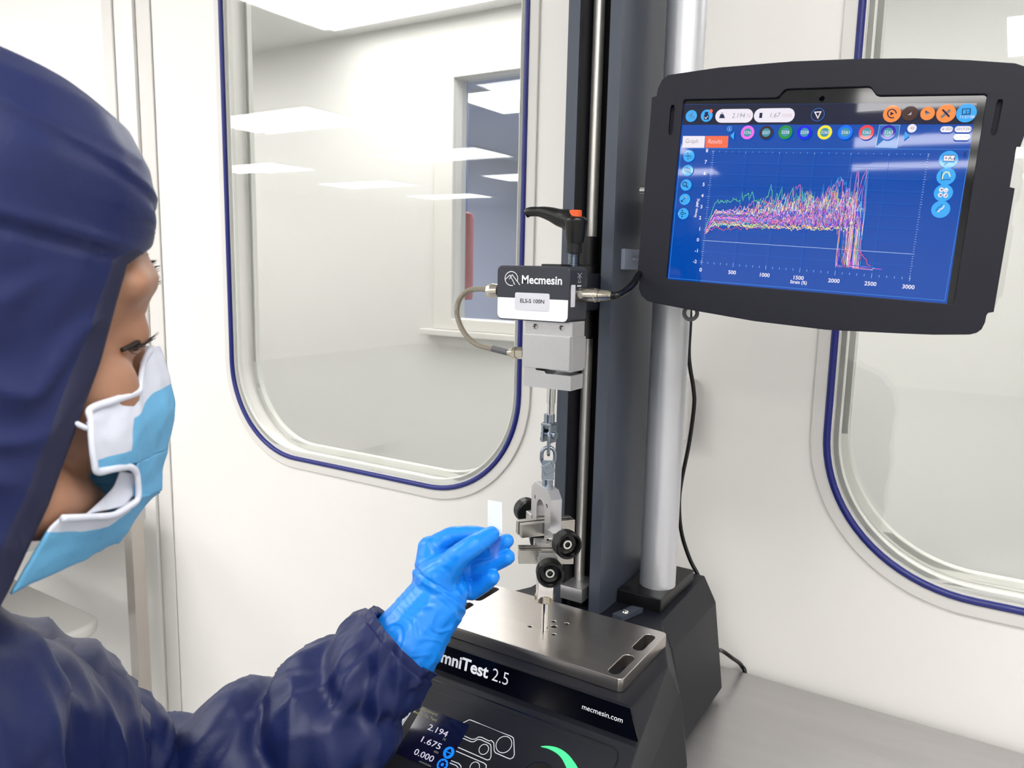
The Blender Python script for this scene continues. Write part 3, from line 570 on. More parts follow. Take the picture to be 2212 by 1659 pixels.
# shackle above the upper grip
A_UP = math.radians(-38)
sh = empty('shackle', (ax, 0, zy(1053)), 'zinc shackle with a square nut above the upper grip', 'shackle')
M2 = fork(sh, zy(1056), zy(1034), zy(997), math.radians(32))
mb = ring((zy(966)+zy(1004))/2, (zy(966)-zy(1004))/2, .0072, .0021, math.radians(32)); part('bow', mb, zinc, sh, angle=180)
zp = zy(1008); Mn = frameM(V((ax, 0, zp)), V((math.cos(.56), math.sin(.56), 0)), Z)
mb = MB(); mb.cyl((0, 0, -.009), (0, 0, .0115), .0024, n=14, M=Mn); part('bolt', mb, zinc, sh)
mb = MB(); mb.box((-.0058, -.0058, .0066), (.0058, .0058, .0098), .0006, Mn @ Matrix.Rotation(math.radians(28), 4, 'Z')); part('square_nut', mb, zinc, sh)
mb = MB(); mb.box((-.0066, -.011, .0052), (.0066, .0085, .0066), .0004, Mn); part('cheek_plate', mb, zinc, sh)
# ================================================================ grips
def grip(name, lab, c, ang, flip, yoke_w, yoke_h, th, knob_x, z_j, jl):
    M = Matrix.Translation(c) @ Matrix.Rotation(ang, 4, 'Z') @ Matrix.Diagonal((1, 1, -1 if flip else 1, 1))
    R = Matrix.Translation(c) @ Matrix.Rotation(ang, 4, 'Z')
    e = empty(name, c, lab, 'grip')
    s = -1 if flip else 1
    w = yoke_w/2; zt_ = yoke_h; zb = 0.0; hw = w*.42
    # yoke: arched plate; local x across the arms, z up, jaw line at z = 0
    out = [(-w, -.006), (-w, zt_-.008), (-w+.010, zt_), (w-.010, zt_), (w, zt_-.008), (w, -.006), (hw, -.006)]
    arch = [(hw*math.cos(math.radians(a)), zt_*.40+hw*math.sin(math.radians(a))) for a in range(0, 181, 15)]
    out = out+arch+[(-hw, -.006)]
    if flip: out = [(-w, -.006), (-w, .012), (-.0125, zt_-.010), (-.0085, zt_), (.0085, zt_), (.0125, zt_-.010), (w, .012), (w, -.006), (.010, -.006), (.010, .006), (.006, .011), (-.006, .011), (-.010, .006), (-.010, -.006)]
    F_ = R @ frameM(V((0, th/2, 0)), X, Z*s) if not flip else R @ frameM(V((0, -th/2, 0)), X, -Z)
    mb = MB(); v, f = plate(out, [circ(-w*.62, zt_*.62, .0022, 14), circ(w*.62, zt_*.62, .0022, 14)] if not flip else [], th, .0006, 1); mb.add(v, f, F_)
    for q in (-1, 1):
        lo = sorted((q*(w-.004), q*(w+.012))); mb.box((lo[0], -th*.62, -.010), (lo[1], th*.62, .006), .001, R)
        lo = sorted((q*.010, q*(w+.002))); mb.box((lo[0], -th*.45, -.005), (lo[1], th*.45, .005), .0008, R)
    part('yoke', mb, alu, e, angle=28)
    for q in (-1, 1):
        lo = sorted((q*.0016, q*.0092)); mb = MB(); mb.box((lo[0], -jl/2, -.0075), (lo[1], jl/2, .0075), .0005, R)
        j = part('jaw', mb, steelj, e)
        lo = sorted((q*.0011, q*.0018)); mb = MB(); mb.box((lo[0], -jl/2+.001, -.0070), (lo[1], jl/2-.001, .0070), 0, R); sub('jaw_facing', mb, darkin, j)
        K = R @ Matrix.Translation((q*knob_x, 0, 0)) @ Matrix.Rotation(math.radians(90*q), 4, 'Y')
        mb = MB(); kr = .0143
        mb.lathe([(.004, -.008), (.012, -.008), (kr-.0010, -.0072), (kr-.0005, -.0065), (kr-.0005, .0062), (kr-.0012, .0072), (kr-.0030, .0074), (kr-.0042, .0050), (kr-.0046, .0005), (.0062, -.0010), (0, -.0010)], 48, K)
        for k in range(64): mb.box((kr-.0009, -.0003, -.0064), (kr-.0001, .0003, .0062), 0, K @ Matrix.Rotation(2*math.pi*k/48, 4, 'Z'))
        kb = part('knob', mb, blackr, e, angle=30)
        mb = MB(); mb.lathe([(.0052, -.0010), (.0052, .0016), (.0046, .0022), (.0030, .0022), (.0028, .0012)], 24, K); cs = sub('cap_screw', mb, chrome, kb)
        mb = MB(); mb.lathe([(.0028, .0018), (.0027, .0006), (0, .0006)], 6, K); part('hex_socket', mb, black, kb, True)
        mb = MB(); mb.tube([R @ V((q*.008, 0, 0)), R @ V((q*(knob_x-.006), 0, 0))], .0040, 14); part('clamp_spindle', mb, steelj, e)
    if not flip:
     mb = MB(); mb.tube([R @ V((w+.004, -th*.9, -.003)), R @ V((w+.004, -th*.2, -.003))], .0030, 14); mb.tube([R @ V((w+.004, -th*1.0, -.003)), R @ V((w+.004, -th*.86, -.003))], .0038, 14); part('set_screw', mb, chrome, e)
    return e, R
zj_up = (ony(1180, 1137, 0)).z; zj_lo = (ony(1180, 1198, 0)).z
ctr = V((ax-.001, 0, zj_up)); hup = zy(1049)-zj_up
ge, GR = grip('upper_grip', 'upper aluminium clamping grip with arched yoke hanging from the shackle', ctr, A_UP, False, .056, hup, .013, .058, 0, .062)
mb = MB(); mb.cyl((ax, 0, zj_up+hup-.002), (ax, 0, zy(1034)), .0055, n=20); part('stem', mb, zinc, ge)
ctl = V((ax, 0, zj_lo)); hlo = zj_lo-zy(1290)
gl, GL = grip('lower_grip', 'lower aluminium clamping grip standing on a rod in the base plate', ctl, math.radians(-55), True, .050, hlo, .017, .052, 0, .060)
mb = MB(); T = Matrix.Translation((ax+.0005, 0, 0)); prf = [(.0045, zy(1284)), (.0104, zy(1284)), (.0108, zy(1286)), (.0108, zy(1297)), (.0102, zy(1299)), (.0045, zy(1299))]; mb.lathe(prf, 40, T)
for k in range(60): a = 2*math.pi*k/60; mb.box((.0104, -.0003, zy(1296)), (.0111, .0003, zy(1287)), 0, T @ Matrix.Rotation(a, 4, 'Z'))
part('knurled_nut', mb, nickel, gl, angle=25)
mb = MB(); mb.cyl((.0003, 0, .0002), (.0003, 0, zy(1285)), .0049, n=28); part('rod', mb, chrome, gl)
# ================================================================ tablet
TH = .18
exT = V((.9947, .0853, -.0579)).normalized(); eyT = V((-.0525, .0001, -.9986)); eyT = (eyT-exT*eyT.dot(exT)).normalized(); nT = exT.cross(eyT)
TO = C + ray(1477.6, 214.9)*4.3802*TH
tM = frameM(TO, exT, -eyT)                                            # local x right, y up, z towards the viewer
ti = tM.inverted(); tn = (tM.to_3x3() @ Z)
ZZ = 852/2209
def t2(x, y): q = ti @ onpl(1360+x*ZZ, 100+y*ZZ, TO, tn); return (q.x, q.y)
te = empty('tablet_monitor', t2 and (tM @ V((.13, -.21, 0))), 'black framed tablet monitor showing a coloured stress strain graph on blue', 'tablet')
BZ = .004
def tb(x, y): q = ti @ onpl(1360+x*ZZ, 100+y*ZZ, TO+tn*BZ, tn); return (q.x, q.y)
out = [tb(*q) for q in ((150, 278), (158, 235), (180, 190), (215, 160), (500, 118), (900, 84), (1300, 68), (1600, 66), (1900, 76), (2160, 94), (2215, 112), (2248, 150), (2252, 200), (2245, 250), (2262, 252), (2218, 480), (2190, 560), (2168, 560), (2130, 788), (2158, 795), (2040, 1488), (2008, 1494), (1998, 1510), (1992, 1545), (1972, 1585), (1945, 1605), (1905, 1615), (1700, 1616), (1500, 1608), (1100, 1588), (700, 1540), (330, 1475), (135, 1437), (95, 1425), (65, 1395), (52, 1355), (55, 1315), (40, 1308), (124, 287))]
inn = [tb(*q) for q in ((300, 305), (310, 298), (815, 288), (835, 280), (865, 245), (885, 238), (1335, 224), (1352, 230), (1380, 268), (1400, 275), (1990, 266), (2003, 275), (1818, 1420), (1812, 1436), (1795, 1444), (215, 1306), (204, 1296))]
sl1 = [tb(*q) for q in ((228, 345), (236, 330), (250, 330), (253, 345), (242, 480), (234, 495), (221, 495), (217, 480))]
sl2 = [tb(*q) for q in ((2058, 315), (2068, 298), (2086, 298), (2090, 315), (2055, 480), (2046, 497), (2030, 497), (2026, 482))]
mb = MB(); v, f = plate(out, [inn, sl1, sl2], .0045, .0007, 2); mb.add(v, f, tM @ Matrix.Translation((0, 0, BZ-.0045))); part('bezel', mb, bezelm, te, angle=30)
cx = sum(p[0] for p in out)/len(out); cyy = sum(p[1] for p in out)/len(out)
shr = [(cx+(p[0]-cx)*.965, cyy+(p[1]-cyy)*.965) for p in out]
mb = MB(); v, f = plate(shr, [], .022, .003, 2); mb.add(v, f, tM @ Matrix.Translation((0, 0, -.0232))); part('back_shell', mb, bezelm, te, angle=30)
pm = V((px_, py_, 0)); pt = tM @ V((.012, -.11, -.023)); pt2 = V((px_, py_, pt.z))
mb = MB(); mb.tube([pt, pt+V((0, .02, 0)), pt2+V((0, -.03, 0))], .010, 16); mb.lathe([(pr+.0005, -.02), (pr+.006, -.02), (pr+.006, .02), (pr+.0005, .02)], 32, Matrix.Translation(pt2)); part('mounting_arm', mb, black, te)
q = onpl(1388, 412, TO-tn*.008, tn); mb = MB(); mb.tube([q+exT*.008, q-exT*.002], .0045, 16); part('side_screw', mb, chrome, te)
q = onpl(1492, 676, TO-tn*.02, tn); mb = MB(); Mr = frameM(q, exT, -eyT); P = [Mr @ V((.007*math.cos(a*.3), .007*math.sin(a*.3), 0)) for a in range(21)]; mb.tube(P, .0022, 10, closed=True); part('cable_ring', mb, mat('relief_grey', (92, 92, 96), .4), te)
# glass and picture
g = [t2(*q) for q in ((290, 225), (2030, 215), (1815, 1455), (195, 1325))]
mb = MB(); mb.prism([t2(280, 1335), t2(1820, 1465), t2(2040, 205), t2(280, 215)] and [t2(185, 1330), t2(1830, 1465), t2(2045, 205), t2(285, 215)], -.0008, 0, tM); scr = part('screen', mb, mat('screen_black', (6, 7, 14), .06, spec=.6), te, smooth=False)
Lz = [0.00004]
def lay(dz=.00004): Lz[0] += dz; return Lz[0]
def ui(name, mb, m): return sub(name, mb, m, scr, smooth=False, recalc=False)
def poly(name, pts, m): mb = MB(); mb.add([(*t2(*q), lay()) for q in pts], [tuple(range(len(pts)-1, -1, -1))], tM); return ui(name, mb, m)
G = lambda n, c, s=1.0: glow('screen_'+n, c, s)
blue = G('blue', (0, 74, 172)); dark = G('dark_bar', (22, 26, 56)); sky = G('sky', (62, 172, 246)); wht = G('white', (240, 234, 244)); thin = G('thin', (70, 150, 230)); grid = G('grid', (24, 100, 196)); navyu = G('navy', (14, 22, 70)); orng = G('orange', (252, 146, 70)); coral = G('coral', (246, 112, 78)); grey = G('grey', (120, 120, 132)); pink = G('pinkgrey', (214, 180, 190)); teal = G('teal', (62, 148, 170)); brown = G('brown', (74, 48, 44))
poly('picture_area', [(302, 325), (1945, 318), (1777, 1442), (212, 1304)], blue)
poly('top_bar', [(302, 327), (1945, 318), (1928, 437), (296, 440)], dark)
poly('selected_cell', [(1400, 441), (1515, 442), (1497, 570), (1378, 566)], G('cell', (46, 112, 190)))
def line(name, pts, w, m, closed=False): mb = MB(); mb.ribbon([t2(*q) for q in pts], w, lay(), closed, tM); return ui(name, mb, m)
px_m = abs(t2(1100, 800)[0]-t2(1000, 800)[0])/100                     # metres per zoomed pixel
line('cell_border', [(1400, 441), (1515, 442), (1497, 570), (1378, 566)], 2.2*px_m, G('pale', (150, 200, 240)), True)
line('panel_border', [(290, 572), (1906, 578), (1765, 1424), (220, 1297)], 2.2*px_m, thin, True)
poly('graph_tab', [(300, 503), (424, 503), (419, 569), (295, 569)], wht); poly('results_tab', [(427, 503), (555, 503), (550, 569), (424, 569)], coral)
def disc(name, x, y, r, m, ry=None): mb = MB(); c = t2(x, y); zl = lay(); mb.add([(p[0], p[1], zl) for p in circ(*c, r*px_m, 32)], [tuple(range(32))], tM); return ui(name, mb, m)
def rng(name, x, y, r, w, m): mb = MB(); mb.ribbon(circ(*t2(x, y), r*px_m, 40), w*px_m, lay(), True, tM); return ui(name, mb, m)
def txt(s, x, y, w, m, h=None, al='l', name='screen_text', rot=0, **k):
    mb = MB(); v, f = fit(text(s, **k), None, w=w*px_m if w else None, h=h*px_m if h else None, align=al); c = t2(x, y)
    mb.add(v, f, tM @ Matrix.Translation((*c, lay())) @ Matrix.Rotation(math.radians(rot), 4, 'Z')); return ui(name, mb, m)
def pill(name, x0, y0, x1, y1, m, r=None):
    a = t2(x0, (y0+y1)/2); b = t2(x1, (y0+y1)/2); hh_ = abs(t2((x0+x1)/2, y0)[1]-t2((x0+x1)/2, y1)[1])/2; yc = (a[1]+b[1])/2; zl = lay()
    pts = rrect(a[0], yc-hh_, b[0], yc+hh_, hh_*.98, 8); mb = MB(); mb.add([(*p, zl) for p in pts], [tuple(range(len(pts)))], tM); return ui(name, mb, m)
pill('force_pill', 482, 352, 692, 429, wht); pill('travel_pill', 698, 348, 925, 427, wht)
txt('2.194', 574, 402, 78, grey, 27, shear=.15, bold=-.01); txt('N', 658, 402, 22, pink, 27, bold=-.01, shear=.15); txt('1.67', 788, 400, 58, grey, 27, shear=.15, bold=-.01); txt('mm', 852, 399, 58, pink, 18, shear=.15, bold=-.01)
poly('weight_icon', [(503, 404), (536, 404), (528, 382), (510, 382)], navyu); rng('weight_ring', 519, 379, 5, 3, navyu); poly('ruler_icon', [(730, 374), (746, 374), (743, 403), (727, 403)], navyu)
for x, y, r, m in ((348, 392, 36, sky), (434, 390, 37, sky), (1470, 380, 46, orng), (1570, 378, 40, brown), (1669, 378, 36, orng), (1772, 378, 48, orng), (1886, 376, 49, sky), (335, 616, 36, sky), (328, 697, 35, sky), (319, 778, 35, sky), (312, 858, 35, sky), (303, 938, 35, sky), (1786, 636, 47, sky), (1772, 730, 47, sky), (1757, 822, 47, sky), (1742, 914, 47, sky)): disc('round_icon', x, y, r, m)
disc('alert_badge', 459, 365, 11, coral)
line('runner_icon', [(330, 392), (345, 388), (352, 376), (362, 372)], 4*px_m, grey); line('runner_icon', [(352, 378), (350, 394), (342, 404)], 5*px_m, grey); line('runner_icon', [(350, 394), (362, 398), (368, 408)], 4*px_m, grey)
poly('usb_icon', [(421, 386), (447, 386), (446, 413), (420, 413)], navyu); poly('usb_icon', [(425, 370), (444, 370), (443, 386), (424, 386)], navyu); line('tick_mark', [(424, 400), (431, 408), (442, 393)], 4*px_m, wht)
rng('channel_ring', 1056, 386, 36, 3, G('ring_blue', (60, 120, 210))); line('channel_icon', [(1040, 372), (1073, 370), (1056, 405)], 6*px_m, wht, True)
mb = MB(); mb.ribbon([t2(*q) for q in [(1470+24*math.cos(math.radians(a)), 380+24*math.sin(math.radians(a))) for a in range(60, 370, 10)]], 6*px_m, lay(), False, tM); ui('repeat_icon', mb, navyu)
poly('play_icon', [(1462, 369), (1482, 380), (1461, 391)], navyu); poly('stop_icon', [(1560, 370), (1580, 370), (1578, 388), (1558, 388)], G('stop', (50, 34, 36))); poly('play_icon', [(1656, 362), (1685, 377), (1654, 393)], navyu)
line('spanner_icon', [(1745, 402), (1795, 360)], 13*px_m, grey); line('spanner_icon', [(1752, 358), (1790, 398)], 9*px_m, navyu)
line('calendar_icon', [(1864, 355), (1908, 353), (1906, 384), (1862, 386)], 4*px_m, navyu, True); txt('31', 1876, 384, 20, navyu, 20); txt('11:21:08', 1849, 406, 68, wht, 14)
rng('count_ring', 564, 465, 14, 4, sky); txt('5', 559, 473, 9, wht, 15); poly('page_arrow', [(568, 503), (591, 482), (587, 525)], sky); poly('page_arrow', [(1543, 480), (1568, 505), (1537, 530)], sky); disc('count_badge', 1582, 463, 23, wht); txt('43', 1573, 470, 18, grey, 15)
for i, (x, y, c) in enumerate(((665, 486, (248, 112, 236)), (769, 487, (54, 36, 44)), (876, 485, (34, 146, 54)), (983, 486, (20, 20, 240)), (1096, 486, (248, 232, 52)), (1210, 486, (10, 118, 252)), (1328, 486, (246, 66, 74)), (1449, 486, (54, 24, 178)))):
    disc('sample_ring', x, y, 40, G('ring%d' % i, c)); disc('sample_disc', x, y, 25, teal); txt(str(3256+i), x-22, y+8, 44, wht, 17)
pill('info_pill', 1740, 453, 1810, 486, wht); pill('info_pill', 1820, 452, 1914, 486, wht); pill('info_pill', 1814, 496, 1906, 530, wht)
txt('# 3221', 1747, 475, 56, grey, 14, shear=.15); txt('1017.25%', 1829, 476, 76, grey, 14, shear=.15); txt('3.99MPa', 1825, 520, 70, grey, 14, shear=.15)
txt('Graph', 321, 546, 78, grey, 26, shear=.2, bold=-.012); txt('Results', 446, 548, 86, wht, 26, shear=.2, bold=-.012)
txt('Stress (MPa)', 380, 960, 116, wht, 15, rot=86.5, bold=.02); txt('Strain (%)', 903, 1326, 96, wht, 20, bold=.02, rot=0)
line('axes_icon', [(334, 595), (335, 640)], 3*px_m, navyu); line('axes_icon', [(315, 618), (356, 618)], 3*px_m, navyu); txt('y', 324, 606, 9, navyu, 9); txt('x', 345, 632, 9, navyu, 9)
for x, y, s in ((326, 694, '+'), (317, 775, '-')): rng('zoom_icon', x, y, 13, 5, navyu); line('zoom_icon', [(x+9, y+10), (x+18, y+20)], 6*px_m, navyu); txt(s, x-6, y+6, 12, navyu, 10 if s == '+' else 3, bold=.02)
line('expand_icon', [(299, 870), (326, 846)], 4*px_m, navyu); poly('expand_icon', [(315, 843), (329, 843), (328, 856)], navyu); poly('expand_icon', [(296, 861), (310, 874), (296, 874)], navyu)
rng('move_icon', 303, 938, 8, 4, navyu)
for a, b in ((0, -18), (0, 18), (-18, 0), (18, 0)):
    x, y = 303+a, 938+b; k = 5; poly('move_icon', [(x+(k if b else 0)-(0 if b else math.copysign(4, a)), y+(k if a else 0)-(math.copysign(4, b) if b else 0)), (x+(a and math.copysign(5, a)), y+(b and math.copysign(5, b))), (x-(k if b else 0)-(0 if b else math.copysign(4, a)), y-(k if a else 0)-(math.copysign(4, b) if b else 0))][::(1 if (a > 0 or b < 0) else -1)], navyu)
poly('note_icon', [(1758, 616), (1821, 616), (1818, 648), (1755, 647)], wht); line('note_icon', [(1758, 616), (1821, 616), (1818, 648), (1755, 647)], 3*px_m, navyu, True); txt('+Aa', 1762, 641, 50, navyu, 18); line('note_icon', [(1783, 650), (1760, 665)], 4*px_m, navyu)
line('curve_icon', [(1749, 750), (1756, 722), (1770, 708), (1785, 710), (1795, 735)], 6*px_m, G('cream', (240, 240, 180))); line('curve_icon', [(1748, 705), (1744, 752), (1797, 750)], 3*px_m, navyu)
for x, y, s in ((1745, 807, '+'), (1771, 810, '-'), (1740, 836, 'x'), (1769, 839, '/')): pill('key_icon', x-13, y-13, x+13, y+13, wht); txt(s, x-7, y+6, 14, navyu, 11 if s != '-' else 3, bold=.03)
line('fit_icon', [(1725, 932), (1740, 916), (1752, 910), (1762, 895)], 6*px_m, wht); line('fit_icon', [(1715, 925), (1728, 906), (1742, 898), (1750, 888)], 4*px_m, blue)
line('fold_icon', [(1886, 594), (1872, 606), (1884, 618)], 5*px_m, navyu)
# graph
g0 = V(t2(413, 1210)); gx = (V(t2(1570, 1300))-g0)/3000; gyv = (V(t2(478, 592))-g0)/10
def gp(x, y): return g0+gx*x+gyv*(y+2)
mb = MB(); zl = lay()
for k in range(1, 6): mb.ribbon([gp(500*k, -2), gp(500*k, 8)], 1.4*px_m, zl, False, tM)
for k in range(-1, 8):
    if k: mb.ribbon([gp(0, k), gp(3000, k)], 1.4*px_m, zl, False, tM)
mb.ribbon([gp(0, 8), gp(3000, 8)], 1.4*px_m, zl, False, tM); mb.ribbon([gp(0, -2), gp(3000, -2)], 1.2*px_m, zl, False, tM); ui('grid_lines', mb, grid)
mb = MB(); zl = lay(); axs = G('axis', (190, 206, 236))
for k in range(51):
    y = -2+k*.2; mb.ribbon([gp(-22 if k % 5 == 0 else -8, y), gp(24 if k % 5 == 0 else 14, y)], 2*px_m, zl, False, tM); mb.ribbon([gp(2986, y), gp(3006 if k % 5 else 3014, y)], 2*px_m, zl, False, tM)
for k in range(31):
    x = 100*k; hgt = .22 if k % 5 == 0 else .11; mb.ribbon([gp(x, -2-hgt), gp(x, -2+hgt*.8)], 2*px_m, zl, False, tM); mb.ribbon([gp(x, 8), gp(x, 8-hgt*.8)], 2*px_m, zl, False, tM)
mb.ribbon([gp(0, 0), gp(3000, 0)], 2.6*px_m, zl, False, tM); ui('axis_ticks', mb, axs)
for k in range(-2, 9):
    p = gp(0, k); q = tM @ V((p.x, p.y, 0)); 
    mb = MB(); v, f = fit(text(str(k), .02), None, h=21*px_m, x=p.x-(26 if k > -3 else 30)*px_m*1.2, y=p.y-8*px_m, align='r', z=lay()); mb.add(v, f, tM); ui('axis_number', mb, wht)
for k in range(7):
    p = gp(500*k, -2); mb = MB(); v, f = fit(text(str(500*k), .02), None, h=23*px_m, x=p.x, y=p.y-58*px_m, align='c', z=lay()); mb.add(v, f, tM); ui('axis_number', mb, wht)
pal = [(252, 96, 226), (84, 200, 255), (250, 238, 110), (245, 84, 84), (70, 60, 240), (120, 240, 130), (250, 150, 90), (190, 110, 250), (255, 255, 220), (30, 130, 250), (40, 60, 80), (255, 130, 190), (60, 20, 200)]
acc = {}
rnd = random.Random(11)
for i in range(64):
    c = i % len(pal); lvl = rnd.uniform(1.35, 2.75); xb = rnd.uniform(1960, 2290); amp0 = rnd.uniform(.05, .12); top = lvl*rnd.uniform(1.0, 1.35)+rnd.choice((0, .3, .9, 1.8)); hi = 0
    if i == 5: lvl, top, hi, xb = 3.3, 3.9, 1, 2230
    if i in (2, 8, 15): lvl, top = 1.55, 1.75
    if i == 3: lvl, top = 1.15, 2.0
    pts = []; x = 8; jit = 0; ph = rnd.uniform(0, 9)
    while x < xb:
        u = x/2000; rise = min(1, (x/rnd.uniform(120, 150))**.75); base = lvl+(top-lvl)*max(0, u)**1.4
        am = amp0+max(0, u-.2)*(.16+.75*max(0, (top-1.9))/2.0)
        if hi: am = .40 if x > 500 else .12; base = 3.3+.9*min(1, x/800) if x < 1900 else 3.2+.6
        if i in (2, 8, 15, 3): am = .10
        jit = .45*jit+am*rnd.gauss(0, 1); jit = max(-1.1, min(1.25, jit))
        pts.append((x, .5+(base-.5)*rise+jit*(.3+.7*rise))); x += rnd.uniform(13, 24) if not hi else rnd.uniform(10, 18)
    y = pts[-1][1]; e_ = -1.38-rnd.choice((0, 0, .12, -.1)); n = rnd.randint(3, 6)
    for k in range(1, n+1): pts.append((xb+k*rnd.uniform(2, 10), y+(e_-y)*k/n+(rnd.gauss(0, .35) if k < n else 0)))
    pts.append((xb+60+rnd.uniform(5, 230), e_-.03))
    if i == 0: pts.append((2620, -1.42))
    acc.setdefault(c, []).append([gp(*p) for p in pts])
for c, trs in acc.items():
    mb = MB()
    for q in trs: mb.ribbon(q, 2.3*px_m, lay(.00002), False, tM)
    ui('graph_traces', mb, G('trace%d' % c, pal[c]))
q = [gp(x, y) for x, y in ((2190, 0.6), (2215, .45), (2240, .1), (2280, .05), (2310, -.2), (2340, -.35), (2370, -.6), (2400, -.7), (2420, -1.1), (2470, -1.2))]
mb = MB(); mb.ribbon(q, 3*px_m, lay(), False, tM); ui('graph_traces', mb, G('trace3', pal[3]))
disc('front_camera', 1070, 282, 16, mat('lens_dark', (22, 22, 30), .1))
# ================================================================ person
HO = V((-.0529, -.5354, .3616)); hf = V((.0485, .9792, -.1972)); hs = V((.9984, -.0418, .038)); hz_ = V((-.029, .1987, .9796))
def hl(f, s, z): return HO + (hf*f + hs*s + hz_*z)*.01                # head frame: forward, right, up in centimetres
def hp(x, y, s): return onpl(x, y, HO+hs*(s*.01), hs)                 # photo pixel on the head plane at side distance s
def sphere(mb, c, r, n=2, sc=None):
    bm = bmesh.new(); bmesh.ops.create_icosphere(bm, subdivisions=n, radius=1)
    for v in bm.verts: v.co = (c + sc(v.co)) if sc else V(c)+v.co*r
    mb.bm(bm)
def cone(mb, a, b, ra, rb):
    a = V(a); b = V(b); sphere(mb, a, ra); sphere(mb, b, rb); mb.tube([a, b], [ra, rb], 16)
def chain(mb, P, R):
    for i in range(len(P)-1): cone(mb, P[i], P[i+1], R[i], R[i+1])
def ell(mb, c, r): sphere(mb, hl(*c), 1, 3, lambda v: (hf*(v.x*r[0])+hs*(v.y*r[1])+hz_*(v.z*r[2]))*.01)
def remesh(mb, vox, it=6, fac=.5):
    me = mb.mesh('t'); o = bpy.data.objects.new('t', me); COL.objects.link(o)
    m = o.modifiers.new('r', 'REMESH'); m.mode = 'VOXEL'; m.voxel_size = vox; m.adaptivity = 0
    if it: s = o.modifiers.new('s', 'SMOOTH'); s.factor = fac; s.iterations = it
    r = ev(o); bpy.data.objects.remove(o); bpy.data.meshes.remove(me); return r
def displace(me, fn):
    n = [v.normal.copy() for v in me.vertices]
    for v, k in zip(me.vertices, n): v.co += k*fn(v.co)
    me.update()
N_ = V((-.05, -.60, .17)); SL = V((-.165, -.475, .065)); EL = V((-.225, -.345, -.095)); WL = at(858, 1398, .766)
SR = V((.085, -.70, .06)); ER = V((.10, -.74, -.22)); WR = V((.11, -.60, -.42)); HIP = V((-.06, -.76, -.28)); CH = V((-.05, -.645, .0))
# ---- body: one continuous mesh
mb = MB()
ell(mb, (-.6, 0, 3.8), (9.4, 7.2, 8.8)); ell(mb, (4.2, 0, 3.6), (5.6, 5.9, 5.4)); ell(mb, (4.2, 0, -2.5), (5.2, 5.7, 6.4))
for q in (-1, 1):
    ell(mb, (5.0, 3.7*q, -2.6), (3.3, 2.7, 3.0)); chain(mb, [hl(8.6, .8*q, 3.9), hl(8.2, 2.6*q, 4.1), hl(6.4, 5.0*q, 3.4)], [.0125, .0125, .0115])
    chain(mb, [hl(0, 5.7*q, -5.5), hl(3, 5.0*q, -8.2), hl(7.0, 1.6*q, -9.2)], [.021, .020, .016]); sphere(mb, hl(7.4, 3.2*q, .9), .0150); ell(mb, (0, 6.5*q, -.5), (1.6, .7, 2.6))
chain(mb, [hl(9.3, 0, 2.2), hl(9.9, 0, -.6), hl(10.2, 0, -2.6)], [.008, .009, .010]); ell(mb, (8.0, 0, -5.6), (1.9, 2.4, 1.6)); sphere(mb, hl(7.2, 0, -9.2), .017)
chain(mb, [hl(-2.5, 0, -5), N_], [.056, .056]); chain(mb, [N_, CH, HIP], [.07, .11, .12])
chain(mb, [N_, SL, EL, at(570, 1640, .735), at(706, 1552, .750), at(792, 1464, .760), at(850, 1405, .766)], [.05, .05, .036, .034, .030, .025, .022]); chain(mb, [N_, SR, ER, WR], [.05, .05, .040, .028])
for q in (-1, 1): chain(mb, [HIP, HIP+V((.09*q, .03, -.05)), V((-.06+.10*q, -.72, -.62)), V((-.06+.11*q, -.76, -1.02)), V((-.06+.12*q, -.64, -1.045))], [.11, .088, .055, .040, .03])
pe = part('person', remesh(mb, .0032, 5), skin, angle=180, recalc=False)
tag(pe, 'person in navy hooded coverall, face mask and blue gloves holding a film strip', 'person')
# ---- coverall
def fold(p, sc=14, a=.004, seed=0.0):
    q = V((p.x*sc, p.y*sc, p.z*sc*.55+seed)); d = noise.noise(q)+.5*noise.noise(q*2.1); return a*(1-2*abs(d))
mb = MB()
chain(mb, [N_+V((0, 0, .03)), N_+V((0, .01, -.02))], [.066, .085]); chain(mb, [N_+V((0, .0, -.05)), CH+V((0, .02, 0)), HIP], [.095, .138, .15])
chain(mb, [N_+V((-.02, .02, -.03)), SL+V((.018, -.02, -.012)), SL+V((-.01, .03, -.04))], [.072, .084, .078]); chain(mb, [N_, SR, ER, WR], [.07, .085, .066, .05])
for q in (-1, 1): chain(mb, [HIP, HIP+V((.09*q, .03, -.05)), V((-.06+.10*q, -.72, -.62)), V((-.06+.11*q, -.76, -.98))], [.14, .115, .085, .07])
me = remesh(mb, .0055, 10); displace(me, lambda p: fold(p, 9, .009)+fold(p, 22, .003, 3.3)); part('coverall', me, navy, pe, True, angle=180, recalc=False)
# left sleeve: lofted tube with rolled folds
cl = cat_rom([SL+V((.03, -.05, .02)), SL, SL.lerp(EL, .5)+V((-.012, 0, -.004)), EL, at(570, 1640, .735), at(706, 1552, .750), at(792, 1464, .760), WL, WL+(WL-at(792, 1464, .760)).normalized()*.010], 30)
arc_ = [0]
for a, b in zip(cl, cl[1:]): arc_.append(arc_[-1]+(b-a).length)
RT = [(0, .076), (.25, .070), (.375, .067), (.5, .064), (.625, .060), (.75, .0515), (.875, .047), (1, .046)]
def interp(T, x, c=1):
    for a, b in zip(T, T[1:]):
        if (a[0]-x)*(b[0]-x) <= 0: u = (x-a[0])/(b[0]-a[0]); return a[c]+(b[c]-a[c])*u
    return T[0][c] if abs(x-T[0][0]) < abs(x-T[-1][0]) else T[-1][c]
NS = len(cl); NT = 96; vs = []; fs = []; prev = None; hint = V((0, -.4, .9))
def G_(x, w): return math.exp(-(x/w)**2)
